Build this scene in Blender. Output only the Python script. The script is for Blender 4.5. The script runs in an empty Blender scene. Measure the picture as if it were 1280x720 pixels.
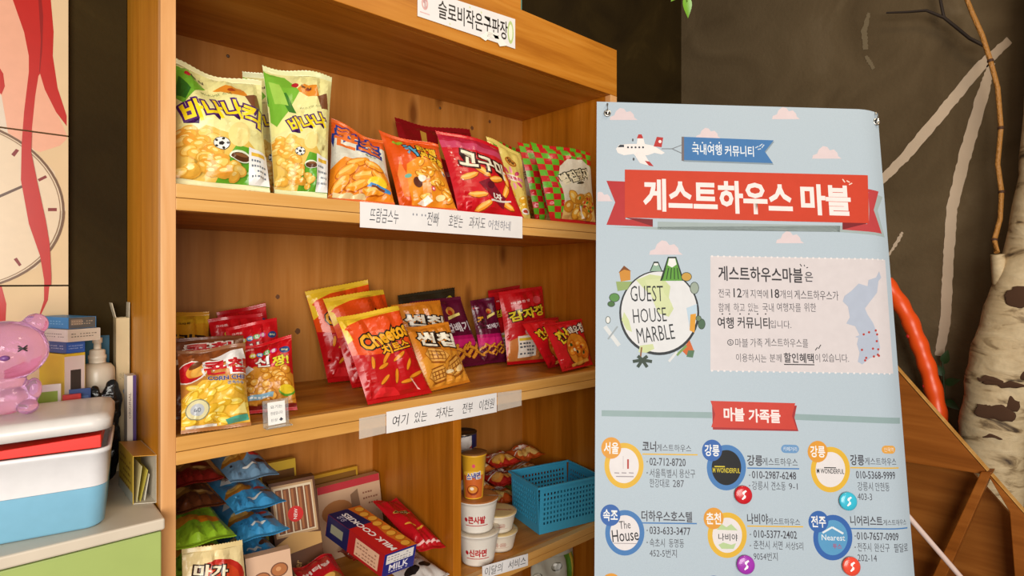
import bpy, bmesh, math, random
from mathutils import Vector, Matrix, noise, Euler
from mathutils.geometry import tessellate_polygon

SC = bpy.context.scene
COL = SC.collection
PI = math.pi

# ------------------------------------------------------------------ camera, world, lights, exposure
FPX, HZ, EYE = 722.0, 351.0, 1.25                 # focal length in pixels, horizon row, eye height
F = Vector((0.6665, 0.7455, 0)); R = Vector((0.7455, -0.6665, 0)); UP = Vector((0, 0, 1))
CAM = Vector((-0.222, -1.081, EYE))
cd = bpy.data.cameras.new('camera'); cam = bpy.data.objects.new('camera', cd); COL.objects.link(cam)
cd.sensor_width = 36; cd.lens = 36 * FPX / 1280; cd.shift_y = -9 / 1280
cam.location = CAM; cam.rotation_euler = (PI / 2, 0, -math.atan2(F.x, F.y)); cd.clip_start = .02
SC.camera = cam

w = bpy.data.worlds.new('world'); SC.world = w; w.use_nodes = True
bg = w.node_tree.nodes['Background']; bg.inputs[0].default_value = (1.0, .93, .84, 1); bg.inputs[1].default_value = .22

def area(name, loc, target, size, power, col, sy=None):
    l = bpy.data.lights.new(name, 'AREA'); l.energy = power; l.color = col; l.size = size
    if sy: l.shape = 'RECTANGLE'; l.size_y = sy
    o = bpy.data.objects.new(name, l); COL.objects.link(o); o.location = loc
    o.rotation_euler = (Vector(target) - Vector(loc)).to_track_quat('-Z', 'Y').to_euler(); return o
area('window_daylight', (-1.2, -2.7, 1.45), (.6, .1, 1.25), 2.0, 112, (1, .95, .87), 1.5)
area('ceiling_lamp', (1.0, -1.2, 2.75), (1.0, -.3, 1.0), .5, 10, (1, .80, .55))

SC.view_settings.view_transform = 'Standard'; SC.view_settings.look = 'None'
SC.view_settings.gamma = 1; SC.view_settings.use_curve_mapping = False
SC.view_settings.exposure = 0.0

# ------------------------------------------------------------------ pixel rays into the room (1280x720 frame)
def ray(px, py): return F + R * ((px - 640) / FPX) + UP * ((HZ - py) / FPX)
def onY(px, py, y): d = ray(px, py); return CAM + d * ((y - CAM.y) / d.y)
def onX(px, py, x): d = ray(px, py); return CAM + d * ((x - CAM.x) / d.x)
def onZ(px, py, z): d = ray(px, py); return CAM + d * ((z - CAM.z) / d.z)
def atD(px, py, zc): return CAM + ray(px, py) * zc

# ------------------------------------------------------------------ materials
def lin(h):
    h = h.lstrip('#'); c = [int(h[i:i + 2], 16) / 255 for i in (0, 2, 4)]
    return tuple(x / 12.92 if x <= .04045 else ((x + .055) / 1.055) ** 2.4 for x in c) + (1,)
_M = {}
def mat(hexc, rough=.5, metal=0, trans=0, bump=0, bscale=60, alpha=1, coat=0, kind='plain'):
    k = (hexc, rough, metal, trans, bump, bscale, alpha, coat, kind.startswith('banner'))
    if k in _M: return _M[k]
    m = bpy.data.materials.new(kind + '_' + hexc); m.use_nodes = True; nt = m.node_tree
    p = nt.nodes['Principled BSDF']; p.inputs['Roughness'].default_value = rough
    if kind.startswith('banner'): p.inputs['Specular IOR Level'].default_value = .15
    if trans: p.inputs['IOR'].default_value = 1.25
    p.inputs['Metallic'].default_value = metal; p.inputs['Transmission Weight'].default_value = trans
    p.inputs['Alpha'].default_value = alpha; p.inputs['Coat Weight'].default_value = coat
    tc = nt.nodes.new('ShaderNodeTexCoord'); nz = nt.nodes.new('ShaderNodeTexNoise'); nz.inputs['Scale'].default_value = bscale
    nt.links.new(tc.outputs['Object'], nz.inputs['Vector'])
    hs = nt.nodes.new('ShaderNodeMix'); hs.data_type = 'RGBA'; c = lin(hexc)
    hs.inputs[6].default_value = tuple(x * .94 for x in c[:3]) + (1,); hs.inputs[7].default_value = tuple(min(1, x * 1.05) for x in c[:3]) + (1,)
    nt.links.new(nz.outputs['Fac'], hs.inputs[0]); nt.links.new(hs.outputs[2], p.inputs['Base Color'])
    if bump:
        b = nt.nodes.new('ShaderNodeBump'); b.inputs['Strength'].default_value = bump; b.inputs['Distance'].default_value = .01
        nt.links.new(nz.outputs['Fac'], b.inputs['Height']); nt.links.new(b.outputs[0], p.inputs['Normal'])
    _M[k] = m; return m
def film(h): return mat(h, .27, bump=.12, bscale=45, kind='printed_film')
def ink(h): return mat(h, .30, kind='ink')
def paper(h): return mat(h, .65, bscale=25, kind='paper')
def card(h): return mat(h, .42, bscale=25, kind='card')
def plast(h, r=.35): return mat(h, r, kind='plastic')

def wood(name, dark, mid, light, axis='X', knots=True, rough=.42, scale=1.0):
    m = bpy.data.materials.new(name); m.use_nodes = True; nt = m.node_tree; N = nt.nodes; L = nt.links
    p = N['Principled BSDF']; p.inputs['Roughness'].default_value = rough; p.inputs['Specular IOR Level'].default_value = .3
    tc = N.new('ShaderNodeTexCoord'); mp = N.new('ShaderNodeMapping')
    s = {'X': (.9, 14, 14), 'Y': (14, .9, 14), 'Z': (14, 14, .9)}[axis]
    mp.inputs['Scale'].default_value = tuple(a * scale for a in s); L.new(tc.outputs['Object'], mp.inputs['Vector'])
    n1 = N.new('ShaderNodeTexNoise'); n1.inputs['Scale'].default_value = 1.6; n1.inputs['Detail'].default_value = 6; n1.inputs['Distortion'].default_value = .6
    L.new(mp.outputs[0], n1.inputs['Vector'])
    n2 = N.new('ShaderNodeTexNoise'); n2.inputs['Scale'].default_value = 9; n2.inputs['Detail'].default_value = 3
    L.new(mp.outputs[0], n2.inputs['Vector'])
    mx = N.new('ShaderNodeMath'); mx.operation = 'MULTIPLY_ADD'; mx.inputs[1].default_value = .25; L.new(n2.outputs['Fac'], mx.inputs[0]); L.new(n1.outputs['Fac'], mx.inputs[2])
    cr = N.new('ShaderNodeValToRGB'); e = cr.color_ramp.elements
    e[0].position = .42; e[0].color = lin(dark); e[1].position = .82; e[1].color = lin(light)
    x = e.new(.62); x.color = lin(mid); L.new(mx.outputs[0], cr.inputs[0])
    out = cr.outputs[0]
    if knots:
        mp2 = N.new('ShaderNodeMapping'); s2 = {'X': (3, 8, 8), 'Y': (8, 3, 8), 'Z': (8, 8, 3)}[axis]
        mp2.inputs['Scale'].default_value = s2; L.new(tc.outputs['Object'], mp2.inputs['Vector'])
        vo = N.new('ShaderNodeTexVoronoi'); vo.inputs['Scale'].default_value = 1.0; L.new(mp2.outputs[0], vo.inputs['Vector'])
        c2 = N.new('ShaderNodeValToRGB'); q = c2.color_ramp.elements
        q[0].position = .06; q[0].color = (1, 1, 1, 1); q[1].position = .17; q[1].color = (0, 0, 0, 1); L.new(vo.outputs['Distance'], c2.inputs[0])
        mk = N.new('ShaderNodeMix'); mk.data_type = 'RGBA'; mk.blend_type = 'MULTIPLY'; L.new(out, mk.inputs[6]); mk.inputs[7].default_value = (.42, .32, .24, 1)
        L.new(c2.outputs[0], mk.inputs[0]); out = mk.outputs[2]
    L.new(out, p.inputs['Base Color'])
    b = N.new('ShaderNodeBump'); b.inputs['Strength'].default_value = .08; b.inputs['Distance'].default_value = .004; L.new(mx.outputs[0], b.inputs['Height']); L.new(b.outputs[0], p.inputs['Normal'])
    return m
def wallmat(name, c1, c2, c3):
    m = bpy.data.materials.new(name); m.use_nodes = True; nt = m.node_tree; N = nt.nodes; L = nt.links
    p = N['Principled BSDF']; p.inputs['Roughness'].default_value = .8; p.inputs['Specular IOR Level'].default_value = .12
    tc = N.new('ShaderNodeTexCoord'); n1 = N.new('ShaderNodeTexNoise'); n1.inputs['Scale'].default_value = 3.2; n1.inputs['Detail'].default_value = 7; n1.inputs['Distortion'].default_value = 1.2
    L.new(tc.outputs['Object'], n1.inputs['Vector'])
    cr = N.new('ShaderNodeValToRGB'); e = cr.color_ramp.elements; e[0].position = .3; e[0].color = lin(c1); e[1].position = .8; e[1].color = lin(c3)
    x = e.new(.6); x.color = lin(c2); L.new(n1.outputs['Fac'], cr.inputs[0]); L.new(cr.outputs[0], p.inputs['Base Color'])
    n2 = N.new('ShaderNodeTexNoise'); n2.inputs['Scale'].default_value = 70; L.new(tc.outputs['Object'], n2.inputs['Vector'])
    b = N.new('ShaderNodeBump'); b.inputs['Strength'].default_value = .15; b.inputs['Distance'].default_value = .01; L.new(n2.outputs['Fac'], b.inputs['Height']); L.new(b.outputs[0], p.inputs['Normal'])
    return m

# ------------------------------------------------------------------ objects
def thing(name, label, cat, loc=(0, 0, 0), group=None, rz=0):
    o = bpy.data.objects.new(name, None); COL.objects.link(o); o.location = loc; o.rotation_euler = (0, 0, rz); o.empty_display_size = .05
    o['label'] = label; o['category'] = cat
    if group: o['group'] = group
    return o
def tag(o, label, cat, group=None):
    o['label'] = label; o['category'] = cat
    if group: o['group'] = group
    return o
def rrect(x0, y0, x1, y1, r, n=5):
    pts = []
    for cx, cy, a in ((x1 - r, y0 + r, -90), (x1 - r, y1 - r, 0), (x0 + r, y1 - r, 90), (x0 + r, y0 + r, 180)):
        for i in range(n + 1):
            t = math.radians(a + 90 * i / n); pts.append((cx + r * math.cos(t), cy + r * math.sin(t)))
    return pts
class MB:
    """collects polygons, then links them as ONE mesh object"""
    def __init__(s): s.v = []; s.f = []; s.m = []; s.s = []; s.mats = []
    def mi(s, m):
        if m not in s.mats: s.mats.append(m)
        return s.mats.index(m)
    def add(s, vs, fs, m, smooth=False):
        b = len(s.v); s.v += [Vector(v) for v in vs]; i = s.mi(m)
        for f in fs: s.f.append([b + k for k in f]); s.m.append(i); s.s.append(smooth)
        return s
    def box(s, lo, hi, m, M=None):
        (a, b, c), (d, e, f) = lo, hi
        vs = [Vector(p) for p in ((a, b, c), (d, b, c), (d, e, c), (a, e, c), (a, b, f), (d, b, f), (d, e, f), (a, e, f))]
        if M: vs = [M @ v for v in vs]
        return s.add(vs, [(0, 3, 2, 1), (4, 5, 6, 7), (0, 1, 5, 4), (1, 2, 6, 5), (2, 3, 7, 6), (3, 0, 4, 7)], m)
    def loft(s, loops, m, cap0=True, cap1=True, smooth=True):
        n = len(loops[0]); vs = [p for l in loops for p in l]; fs = []
        for i in range(len(loops) - 1):
            for k in range(n): fs.append((i * n + k, i * n + (k + 1) % n, (i + 1) * n + (k + 1) % n, (i + 1) * n + k))
        s.add(vs, fs, m, smooth)
        if cap0: s.add(loops[0], [tuple(range(n))[::-1]], m)
        if cap1: s.add(loops[-1], [tuple(range(n))], m)
        return s
    def lathe(s, prof, m, c=(0, 0, 0), n=28, cap0=True, cap1=True, M=None):
        loops = []
        for r, z in prof:
            l = [Vector((c[0] + r * math.cos(2 * PI * k / n), c[1] + r * math.sin(2 * PI * k / n), c[2] + z)) for k in range(n)]
            loops.append([M @ p for p in l] if M else l)
        return s.loft(loops, m, cap0, cap1)
    def tube(s, pts, rad, m, n=8):
        pts = [Vector(p) for p in pts]; loops = []; N = len(pts)
        if not hasattr(rad, '__len__'): rad = [rad] * N
        ref = Vector((.31, .17, .93))
        for i, p in enumerate(pts):
            t = (pts[min(i + 1, N - 1)] - pts[max(i - 1, 0)]).normalized()
            a = t.cross(ref)
            if a.length < .05: a = t.cross(Vector((1, 0, 0)))
            a.normalize(); b = t.cross(a)
            loops.append([p + a * rad[i] * math.cos(2 * PI * k / n) + b * rad[i] * math.sin(2 * PI * k / n) for k in range(n)])
        return s.loft(loops, m)
    def slab(s, pts, off, m, smooth=False):
        """closed planar outline given thickness by the vector off"""
        pts = [Vector(p) for p in pts]; off = Vector(off); n = len(pts)
        nrm = Vector((0, 0, 0))
        for i in range(n): nrm += pts[i].cross(pts[(i + 1) % n])
        if nrm.dot(off) < 0: pts = pts[::-1]
        s.add([*pts, *[p + off for p in pts]], [tuple(range(n))[::-1], tuple(range(n, 2 * n))] + [(i, (i + 1) % n, n + (i + 1) % n, n + i) for i in range(n)], m, smooth)
        return s
    def ball(s, c, r, m, nu=16, nv=10, M=None):
        c = Vector(c); r = Vector(r) if hasattr(r, '__len__') else Vector((r, r, r)); loops = []
        for j in range(nv + 1):
            ph = PI * (j + .02) / (nv + .04) - PI / 2
            l = [Vector((r.x * math.cos(ph) * math.cos(2 * PI * k / nu), r.y * math.cos(ph) * math.sin(2 * PI * k / nu), r.z * math.sin(ph))) for k in range(nu)]
            loops.append([c + ((M @ p) if M else p) for p in l])
        return s.loft(loops, m)
    def build(s, name, parent=None, origin=None, bevel=0, seg=2, sub=0):
        me = bpy.data.meshes.new(name); o_ = Vector(origin) if origin is not None else Vector((0, 0, 0))
        me.from_pydata([v - o_ for v in s.v], [], s.f)
        for m in s.mats: me.materials.append(m)
        me.polygons.foreach_set('material_index', s.m); me.polygons.foreach_set('use_smooth', s.s); me.update()
        o = bpy.data.objects.new(name, me); COL.objects.link(o)
        if parent: o.parent = parent
        else: o.location = o_
        if bevel:
            b = o.modifiers.new('bevel', 'BEVEL'); b.width = bevel; b.segments = seg; b.limit_method = 'ANGLE'; b.angle_limit = .6
        if sub:
            b = o.modifiers.new('subdiv', 'SUBSURF'); b.levels = sub; b.render_levels = sub
        return o
def struct(o): o['kind'] = 'structure'; return o

# ------------------------------------------------------------------ lettering and flat print in (s,t), then laid on a surface
_T = {}
def glyphs(txt, bold=0.0):
    """lettering as a flat mesh fitted to the unit square; also width/height"""
    k = (txt, bold)
    if k in _T: return _T[k]
    c = bpy.data.curves.new('lettering', 'FONT'); c.body = txt; c.offset = bold; c.resolution_u = 2; c.space_line = .85; c.align_x = 'LEFT'
    o = bpy.data.objects.new('lettering', c); COL.objects.link(o); dg = bpy.context.evaluated_depsgraph_get()
    me = bpy.data.meshes.new_from_object(o.evaluated_get(dg))
    vs = [v.co.copy() for v in me.vertices]; fs = [tuple(p.vertices) for p in me.polygons]
    bpy.data.objects.remove(o); bpy.data.curves.remove(c); bpy.data.meshes.remove(me)
    x0 = min(v.x for v in vs) + bold; x1 = max(v.x for v in vs) - bold; y0 = min(v.y for v in vs) + bold; y1 = max(v.y for v in vs) - bold
    W, H = x1 - x0, y1 - y0
    _T[k] = ([((v.x - x0) / W, (v.y - y0) / H) for v in vs], fs, W / H); return _T[k]
class Print:
    """flat artwork in s (0..1 across) and t (0..1 up); a = height/width of the sheet"""
    def __init__(s, a=1.0): s.a = a; s.it = []
    def raw(s, vs, fs, m): s.it.append((vs, fs, m)); return s
    def p(s, pts, m):
        ar = sum(pts[i][0] * pts[(i + 1) % len(pts)][1] - pts[(i + 1) % len(pts)][0] * pts[i][1] for i in range(len(pts)))
        if ar < 0: pts = pts[::-1]
        return s.raw(pts, [tuple(t[::-1]) if sum((pts[t[i]][0] * pts[t[(i + 1) % 3]][1] - pts[t[(i + 1) % 3]][0] * pts[t[i]][1]) for i in range(3)) < 0 else tuple(t) for t in tessellate_polygon([[Vector((x, y, 0)) for x, y in pts]])], m)
    def r(s, x0, y0, x1, y1, m): return s.p([(x0, y0), (x1, y0), (x1, y1), (x0, y1)], m)
    def e(s, cx, cy, rx, ry, m, rot=0, n=18):
        c, q = math.cos(math.radians(rot)), math.sin(math.radians(rot)); P = []
        for i in range(n):
            a = 2 * PI * i / n; x = rx * math.cos(a); y = ry * math.sin(a); P.append((cx + x * c - y * q, cy + (x * q + y * c) / s.a))
        return s.p(P, m)
    def t(s, txt, cx, cy, wd, ht, m, rot=0, bold=.02, out=None, ob=.05, arc=0, shear=0):
        """lettering wd wide and ht high (both in sheet widths) about (cx,cy); out = outline material"""
        if out: bold, ob = min(bold, .035), min(ob, .12)
        lay = ([(out, ob)] if out else []) + [(m, bold)]
        c, q = math.cos(math.radians(rot)), math.sin(math.radians(rot))
        for mm, bd in lay:
            vs, fs, _ = glyphs(txt, bd); P = []
            for x, y in vs:
                X = (x - .5) * wd + shear * (y - .5) * ht; Y = (y - .5) * ht - arc * (2 * x - 1) ** 2
                P.append((cx + X * c - Y * q, cy + (X * q + Y * c) / s.a))
            s.raw(P, fs, mm)
        return s
    def lay(s, mb, fn, cu=(), cv=(), eps=.00010, clip=True, l0=1, diag=False):
        """cut along the surface's grid lines and lay it on fn(s,t,height)"""
        bm = bmesh.new()
        bbs = []; lvl = []
        for vs, fs, m in s.it:
            xs = [v[0] for v in vs]; ys = [v[1] for v in vs]; q = (min(xs), min(ys), max(xs), max(ys))
            lvl.append(1 + max([l for o, l in zip(bbs, lvl) if o[0] < q[2] and q[0] < o[2] and o[1] < q[3] and q[1] < o[3]], default=-1)); bbs.append(q)
        for li, (vs, fs, m) in zip(lvl, s.it):
            bv = [bm.verts.new((x, y, (li + l0))) for x, y in vs]; mi = mb.mi(m)
            for f in fs:
                try: fc = bm.faces.new([bv[k] for k in f]); fc.material_index = mi
                except ValueError: pass
        bmesh.ops.triangulate(bm, faces=[f for f in bm.faces if len(f.verts) > 4])
        def cut(co, no, ci=False, co_=False):
            bmesh.ops.bisect_plane(bm, geom=bm.verts[:] + bm.edges[:] + bm.faces[:], plane_co=co, plane_no=no, clear_inner=ci, clear_outer=co_)
        if clip:
            cut((.004, 0, 0), (1, 0, 0), ci=True); cut((.996, 0, 0), (1, 0, 0), co_=True); cut((0, .0, 0), (0, 1, 0), ci=True); cut((0, 1, 0), (0, 1, 0), co_=True)
        for u in cu: cut((u, 0, 0), (1, 0, 0))
        for v in cv: cut((0, v, 0), (0, 1, 0))
        if diag:
            for k in range(-NV + 1, NU): cut((k / NU, 0, 0), (NU, -NV, 0))
        bmesh.ops.triangulate(bm, faces=[f for f in bm.faces if len(f.verts) > 4])
        bm.verts.index_update(); b = len(mb.v)
        for v in bm.verts: mb.v.append(fn(v.co.x, v.co.y, v.co.z * eps))
        for f in bm.faces:
            if f.calc_area() < 1e-12: continue
            mb.f.append([b + v.index for v in f.verts]); mb.m.append(f.material_index); mb.s.append(True)
        bm.free(); return mb

# ------------------------------------------------------------------ printed pillow bags
def pouch_fn(BL, BR, TL, TR, d, seed, sag=0.0):
    nrm = ((BR - BL).cross(TL - BL)); nrm.normalize()          # front side
    def base(u, v):
        k = 1 - .05 * math.sin(PI * v); uu = .5 + (u - .5) * k
        return BL * (1 - uu) * (1 - v) + BR * uu * (1 - v) + TL * (1 - uu) * v + TR * uu * v + nrm * (.16 * d * math.sin(2 * PI * (u * .9 + seed * .29)) * v * v)
    def fn(u, v, h=0.0, side=1):
        vv = min(max((v - .045) / .91, 0), 1); e = max(0, 1 - (2 * u - 1) ** 2) ** .6; g = max(0, math.sin(PI * vv)) ** .55
        th = d / 2 * e * g
        end = min(vv, 1 - vv)
        wr = .26 * d * math.exp(-end / .11) * math.sin(2 * PI * (u * 3.7 + .35 * math.sin(5 * u + seed) + seed * .37)) * e * min(1, end * 14)
        lump = .42 * d * noise.noise(Vector((u * 3.1 + seed * 7.3, v * 3.7, side * 2.1 + seed))) * e * g
        cr = .16 * d * abs(noise.noise(Vector((u * 7 + seed * 3.3, v * 5 - u * 4, side + seed * 1.7)))) * e * g
        bow = sag * math.sin(PI * v)
        return base(u, v) + nrm * (side * (th + (wr if side > 0 else wr * .6) + lump * .6 - cr) + bow + side * h)
    return fn, nrm, base
NU, NV = 16, 20
GU = [i / NU for i in range(1, NU)]; GV = [i / NV for i in range(1, NV)]
def bag(label, BL, BR, TL, TR, d, film_col, art=None, seal=None, seal_low=None, seal2=None, seed=1, group=None, name='snack_bag', cat='snack bag', back=None, sag=0.0, drop=0):
    """a pillow bag through four corner points: pouch with its print, and two crimped seals"""
    BL, BR, TL, TR = [Vector(p) + Vector((0, 0, .0025)) for p in (BL, BR, TL, TR)]; org = (BL + BR) / 2
    org = Vector((org.x, org.y, min(BL.z, BR.z)))
    root = thing(name, label, cat, org, group); n0, n1 = .045, .955
    BL, BR, TL, TR = BL - org, BR - org, TL - org, TR - org
    fn, nrm, base = pouch_fn(BL, BR, TL, TR, d, seed, sag)
    tab = [[fn(i / NU, n0 + (n1 - n0) * j / NV) for i in range(NU + 1)] for j in range(NV + 1)]
    def flat(s, t, h):
        x = min(max(s * NU, 0), NU - 1e-6); y = min(max(t * NV, 0), NV - 1e-6); i = int(x); j = int(y); x -= i; y -= j
        A, B_, C_, D_ = tab[j][i], tab[j][i + 1], tab[j + 1][i + 1], tab[j + 1][i]
        p = A + (B_ - A) * x + (C_ - B_) * y if x >= y else A + (C_ - D_) * x + (D_ - A) * y
        return p + nrm * h
    fm = film(film_col); bk = film(back or film_col); mb = MB()
    for side, mm in ((1, fm), (-1, bk)):
        vs = []; fs = []
        for j in range(NV + 1):
            for i in range(NU + 1): vs.append(fn(i / NU, n0 + (n1 - n0) * j / NV if 0 < j < NV else (n0 if j == 0 else n1), 0, side))
        for j in range(NV):
            for i in range(NU):
                a_, b_, c_, d_ = (j * (NU + 1) + i, j * (NU + 1) + i + 1, (j + 1) * (NU + 1) + i + 1, (j + 1) * (NU + 1) + i)
                fs += [(a_, b_, c_), (a_, c_, d_)] if side > 0 else [(c_, b_, a_), (d_, c_, a_)]
        mb.add(vs, fs, mm, True)
    ha = ((TL - BL).length + (TR - BR).length) / ((TR - TL).length + (BR - BL).length)
    if art:
        pr = Print(ha); art(pr)
        pr.lay(mb, flat, GU, GV, eps=.00008, diag=True)
    mb.build('pouch', root)
    for v0, v1, sm in ((0, n0, film(seal_low or film_col)), (n1, 1, film(seal or film_col))):
        b = MB(); n = 40; rows = 5; gr = []
        for r_ in range(rows + 1):
            row = []
            for i in range(n + 1):
                v = v0 + (v1 - v0) * r_ / rows
                if (v0 == 0 and r_ == 0) or (v0 > 0 and r_ == rows): v += (.006 if i % 2 else 0) * (1 if v0 == 0 else -1)
                wv = .0016 * math.sin(i / n * 9 + seed) + (.0005 if r_ % 2 else -.0005)
                row.append(base(i / n, v) + nrm * wv)
            gr.append(row)
        for sd in (1, -1):
            vs = [p + nrm * (.0004 * sd) for row in gr for p in row]
            fs = [(j * (n + 1) + i, j * (n + 1) + i + 1, (j + 1) * (n + 1) + i + 1, (j + 1) * (n + 1) + i) for j in range(rows) for i in range(n)]
            fs = fs if sd > 0 else [f[::-1] for f in fs]
            if seal2 and v0 > 0:
                for c_ in (0, 1): b.add(vs, [f for k, f in enumerate(fs) if (k % n) // 4 % 2 == c_], film(seal2) if c_ else sm, True)
            else: b.add(vs, fs, sm, True)
        b.build('seal', root)
    return root
def stand(label, b1, b2, t1, t2, z, d, col, lean=.05, lift=0, **k):
    """bag standing on a shelf of height z: bottom corners are pixels on the shelf, or (pixel, depth); top corners pixels"""
    def bot(b): return Vector((onY(b[0], HZ, b[1]).x, b[1], z)) if b[1] < 1 else onZ(b[0], b[1], z)
    z += lift; B1, B2 = bot(b1), bot(b2); l1, l2 = lean if hasattr(lean, '__len__') else (lean, lean)
    return bag(label, B1, B2, onY(t1[0], t1[1], B1.y + l1), onY(t2[0], t2[1], B2.y + l2), d, col, **k)

def lying(label, x0, x1, y0, y1, z, d, col, rise=0, shift=0, **k):
    """bag lying flat, its bottom seal to the front"""
    zc = z + d * .56
    return bag(label, (x0, y0, zc), (x1, y0 - .004, zc), (x0 + shift, y1, zc + rise), (x1 + shift, y1, zc + rise), d, col, **k)

# art helpers
rnd = random.Random(11)
def heap(pr, x0, y0, x1, y1, n, rx, ry, cols, seed=0, rot=(-40, 40)):
    """printed picture of a heap of snacks: dark edge, body, pale top on each piece"""
    g = random.Random(seed)
    for i in range(n):
        x = g.uniform(x0, x1); y = y1 - (y1 - y0) * (i + .5) / n; a = g.uniform(*rot); k = g.uniform(.8, 1.2)
        pr.e(x, y, rx * k * 1.1, ry * k * 1.12, ink(cols[0]), a, 14); pr.e(x - .004, y + .004, rx * k * .93, ry * k * .9, ink(cols[1 + i % (len(cols) - 2)]), a, 14)
        pr.e(x - rx * .2, y + ry * .25, rx * k * .45, ry * k * .35, ink(cols[-1]), a, 10)
def scribble(pr, x0, y, x1, n, h, m, seed=0):
    """a line of print too small to read in the photo"""
    g = random.Random(seed); x = x0; st = (x1 - x0) / n
    for i in range(n):
        if g.random() < .85: pr.r(x, y - h * g.uniform(.3, .5), x + st * g.uniform(.45, .8), y + h * g.uniform(.3, .5), m)
        x += st

# ------------------------------------------------------------------ setting
WD_WALL = wallmat('dark_plaster', '#261b08', '#34270e', '#4a3a1a')
WD_WALL2 = wallmat('dark_plaster_lit', '#574833', '#66563f', '#776750')  # paler copy of the plaster: window light on the right wall put into its colour
WFL = wood('floor_boards', '#3a2414', '#553620', '#6c4930', 'X', False)
def sbox(name, lo, hi, m): b = MB(); b.box(lo, hi, m); return struct(b.build(name))
sbox('floor', (-2.5, -3.2, -.05), (2.3, .60, 0), WFL)
sbox('wall_back', (-.0235, .412, 0), (2.30, .60, 2.95), WD_WALL)
sbox('wall_left', (-1.6, .315, 0), (-.0235, .60, 2.95), WD_WALL)
wr = sbox('wall_right', (2.18, -2.6, 0), (2.30, .412, 2.95), WD_WALL2)

# painted white strokes on the right wall (a bare tree), child of the wall
def stroke(pts, name='painted_stroke', col='#c9b49c'):
    g = random.Random(len(pts) * 7); m = paper(col); L = []; Q = []
    for i in range(len(pts) - 1):
        (x0, y0, w0), (x1, y1, w1) = pts[i], pts[i + 1]
        for k in range(14):
            f = k / 14; L.append((x0 + (x1 - x0) * f, y0 + (y1 - y0) * f, w0 + (w1 - w0) * f))
    L.append(pts[-1]); A = []; B = []
    for i, (x, y, w_) in enumerate(L):
        p = L[min(i + 1, len(L) - 1)]; q = L[max(i - 1, 0)]; dx, dy = p[0] - q[0], p[1] - q[1]; l = math.hypot(dx, dy); nx, ny = -dy / l, dx / l
        j = w_ / 2 + g.uniform(-.5, .9); A.append((x + nx * j, y + ny * j)); j = w_ / 2 + g.uniform(-.5, .9); B.append((x - nx * j, y - ny * j))
    X = 2.1785; vs = [onX(*p, X) for p in A] + [onX(*p, X) for p in B]; n = len(A)
    b = MB(); b.add(vs, [(i, i + 1, n + i + 1, n + i) for i in range(n - 1)], m); b.add([v + Vector((.0012, 0, 0)) for v in vs], [(n + i, n + i + 1, i + 1, i) for i in range(n - 1)], m)
    o = b.build(name, wr); return o
stroke([(1095, 232, 9), (1130, 197, 12), (1180, 138, 13), (1222, 86, 13), (1262, 50, 9)])
stroke([(1174, 445, 11), (1182, 400, 13), (1185, 330, 13), (1190, 260, 13), (1206, 195, 15), (1228, 120, 15), (1240, 78, 8)])
stroke([(1108, 323, 2), (1124, 298, 4), (1128, 290, 2)])
stroke([(1082, 62, 6), (1080, 40, 7), (1086, 16, 3)], 'painted_smudge', '#75664c')
stroke([(1092, 86, 4), (1086, 76, 5), (1082, 70, 3)], 'painted_smudge', '#75664c')

# ------------------------------------------------------------------ cabinet
WV = wood('pine_side', '#b06e12', '#c6811c', '#d3912e', 'Z', False)
WH = wood('pine_board', '#a86314', '#c17b24', '#d08e38', 'X', False)
WE = wood('pine_edge', '#c08840', '#d29a50', '#deac66', 'X', False)
WEV = wood('pine_edge_upright', '#c78a4e', '#d89f66', '#e2b07c', 'Z', False)
WB = wood('pine_back', '#a06324', '#b1702e', '#bc7d3c', 'Z', True)
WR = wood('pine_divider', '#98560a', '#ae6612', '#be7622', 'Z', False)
CW = 1.136; D = .384; TZ = 1.802
Z1, Z2, Z3 = 1.411, .991, .547
cab = thing('shelf_cabinet', 'large orange pine shelf cabinet holding rows of snack bags', 'cabinet', (0, 0, 0))
def board(name, lo, hi, m, bev=.0012): b = MB(); b.box(lo, hi, m); return b.build(name, cab, bevel=bev)
board('side_panel', (-.022, .0205, 0), (0, D + .008, 1.941), WV)
board('side_edging', (-.022, 0, 0), (0, .0203, TZ - .0005), WEV, .0006)
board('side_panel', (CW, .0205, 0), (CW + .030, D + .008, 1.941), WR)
board('side_edging', (CW, 0, 0), (CW + .030, .0203, TZ - .0005), WEV, .0006)
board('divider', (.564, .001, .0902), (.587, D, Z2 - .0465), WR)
board('back_panel', (0, D, .09), (CW, D + .008, TZ), WB, 0)
board('top_board', (0, .0205, TZ), (CW, D + .008, TZ + .022), WH)
board('fascia', (-.022, 0, TZ), (CW + .030, .02, 1.941), WH)
for nm, z, th, x0, x1 in (('shelf', Z1, .044, 0, CW), ('shelf', Z2, .0463, 0, CW), ('shelf', Z3, .036, 0, .564), ('shelf', Z3, .036, .587, CW), ('bottom_shelf', .09, .05, 0, CW)):
    s = board(nm, (x0, .0205, z - th), (x1, D, z), WH)
    b = MB(); b.box((x0, 0, z - th * .52), (x1, .02, z), WE); b.box((x0, 0, z - th), (x1, .02, z - th * .54), WE); o = b.build('shelf_lip', s, bevel=.0012)
board('side_cleat', (CW + .0302, .03, 1.73), (CW + .058, .20, 1.80), WH)
for px, py in ((285, 70), (550, 135)): b = MB(); p = onY(px, py, D - .0015); b.ball(p, (.004, .002, .004), mat('#5c4128', .5)); b.build('screw_plug', cab)
KN = mat('#6b3f1c', .6)
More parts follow.
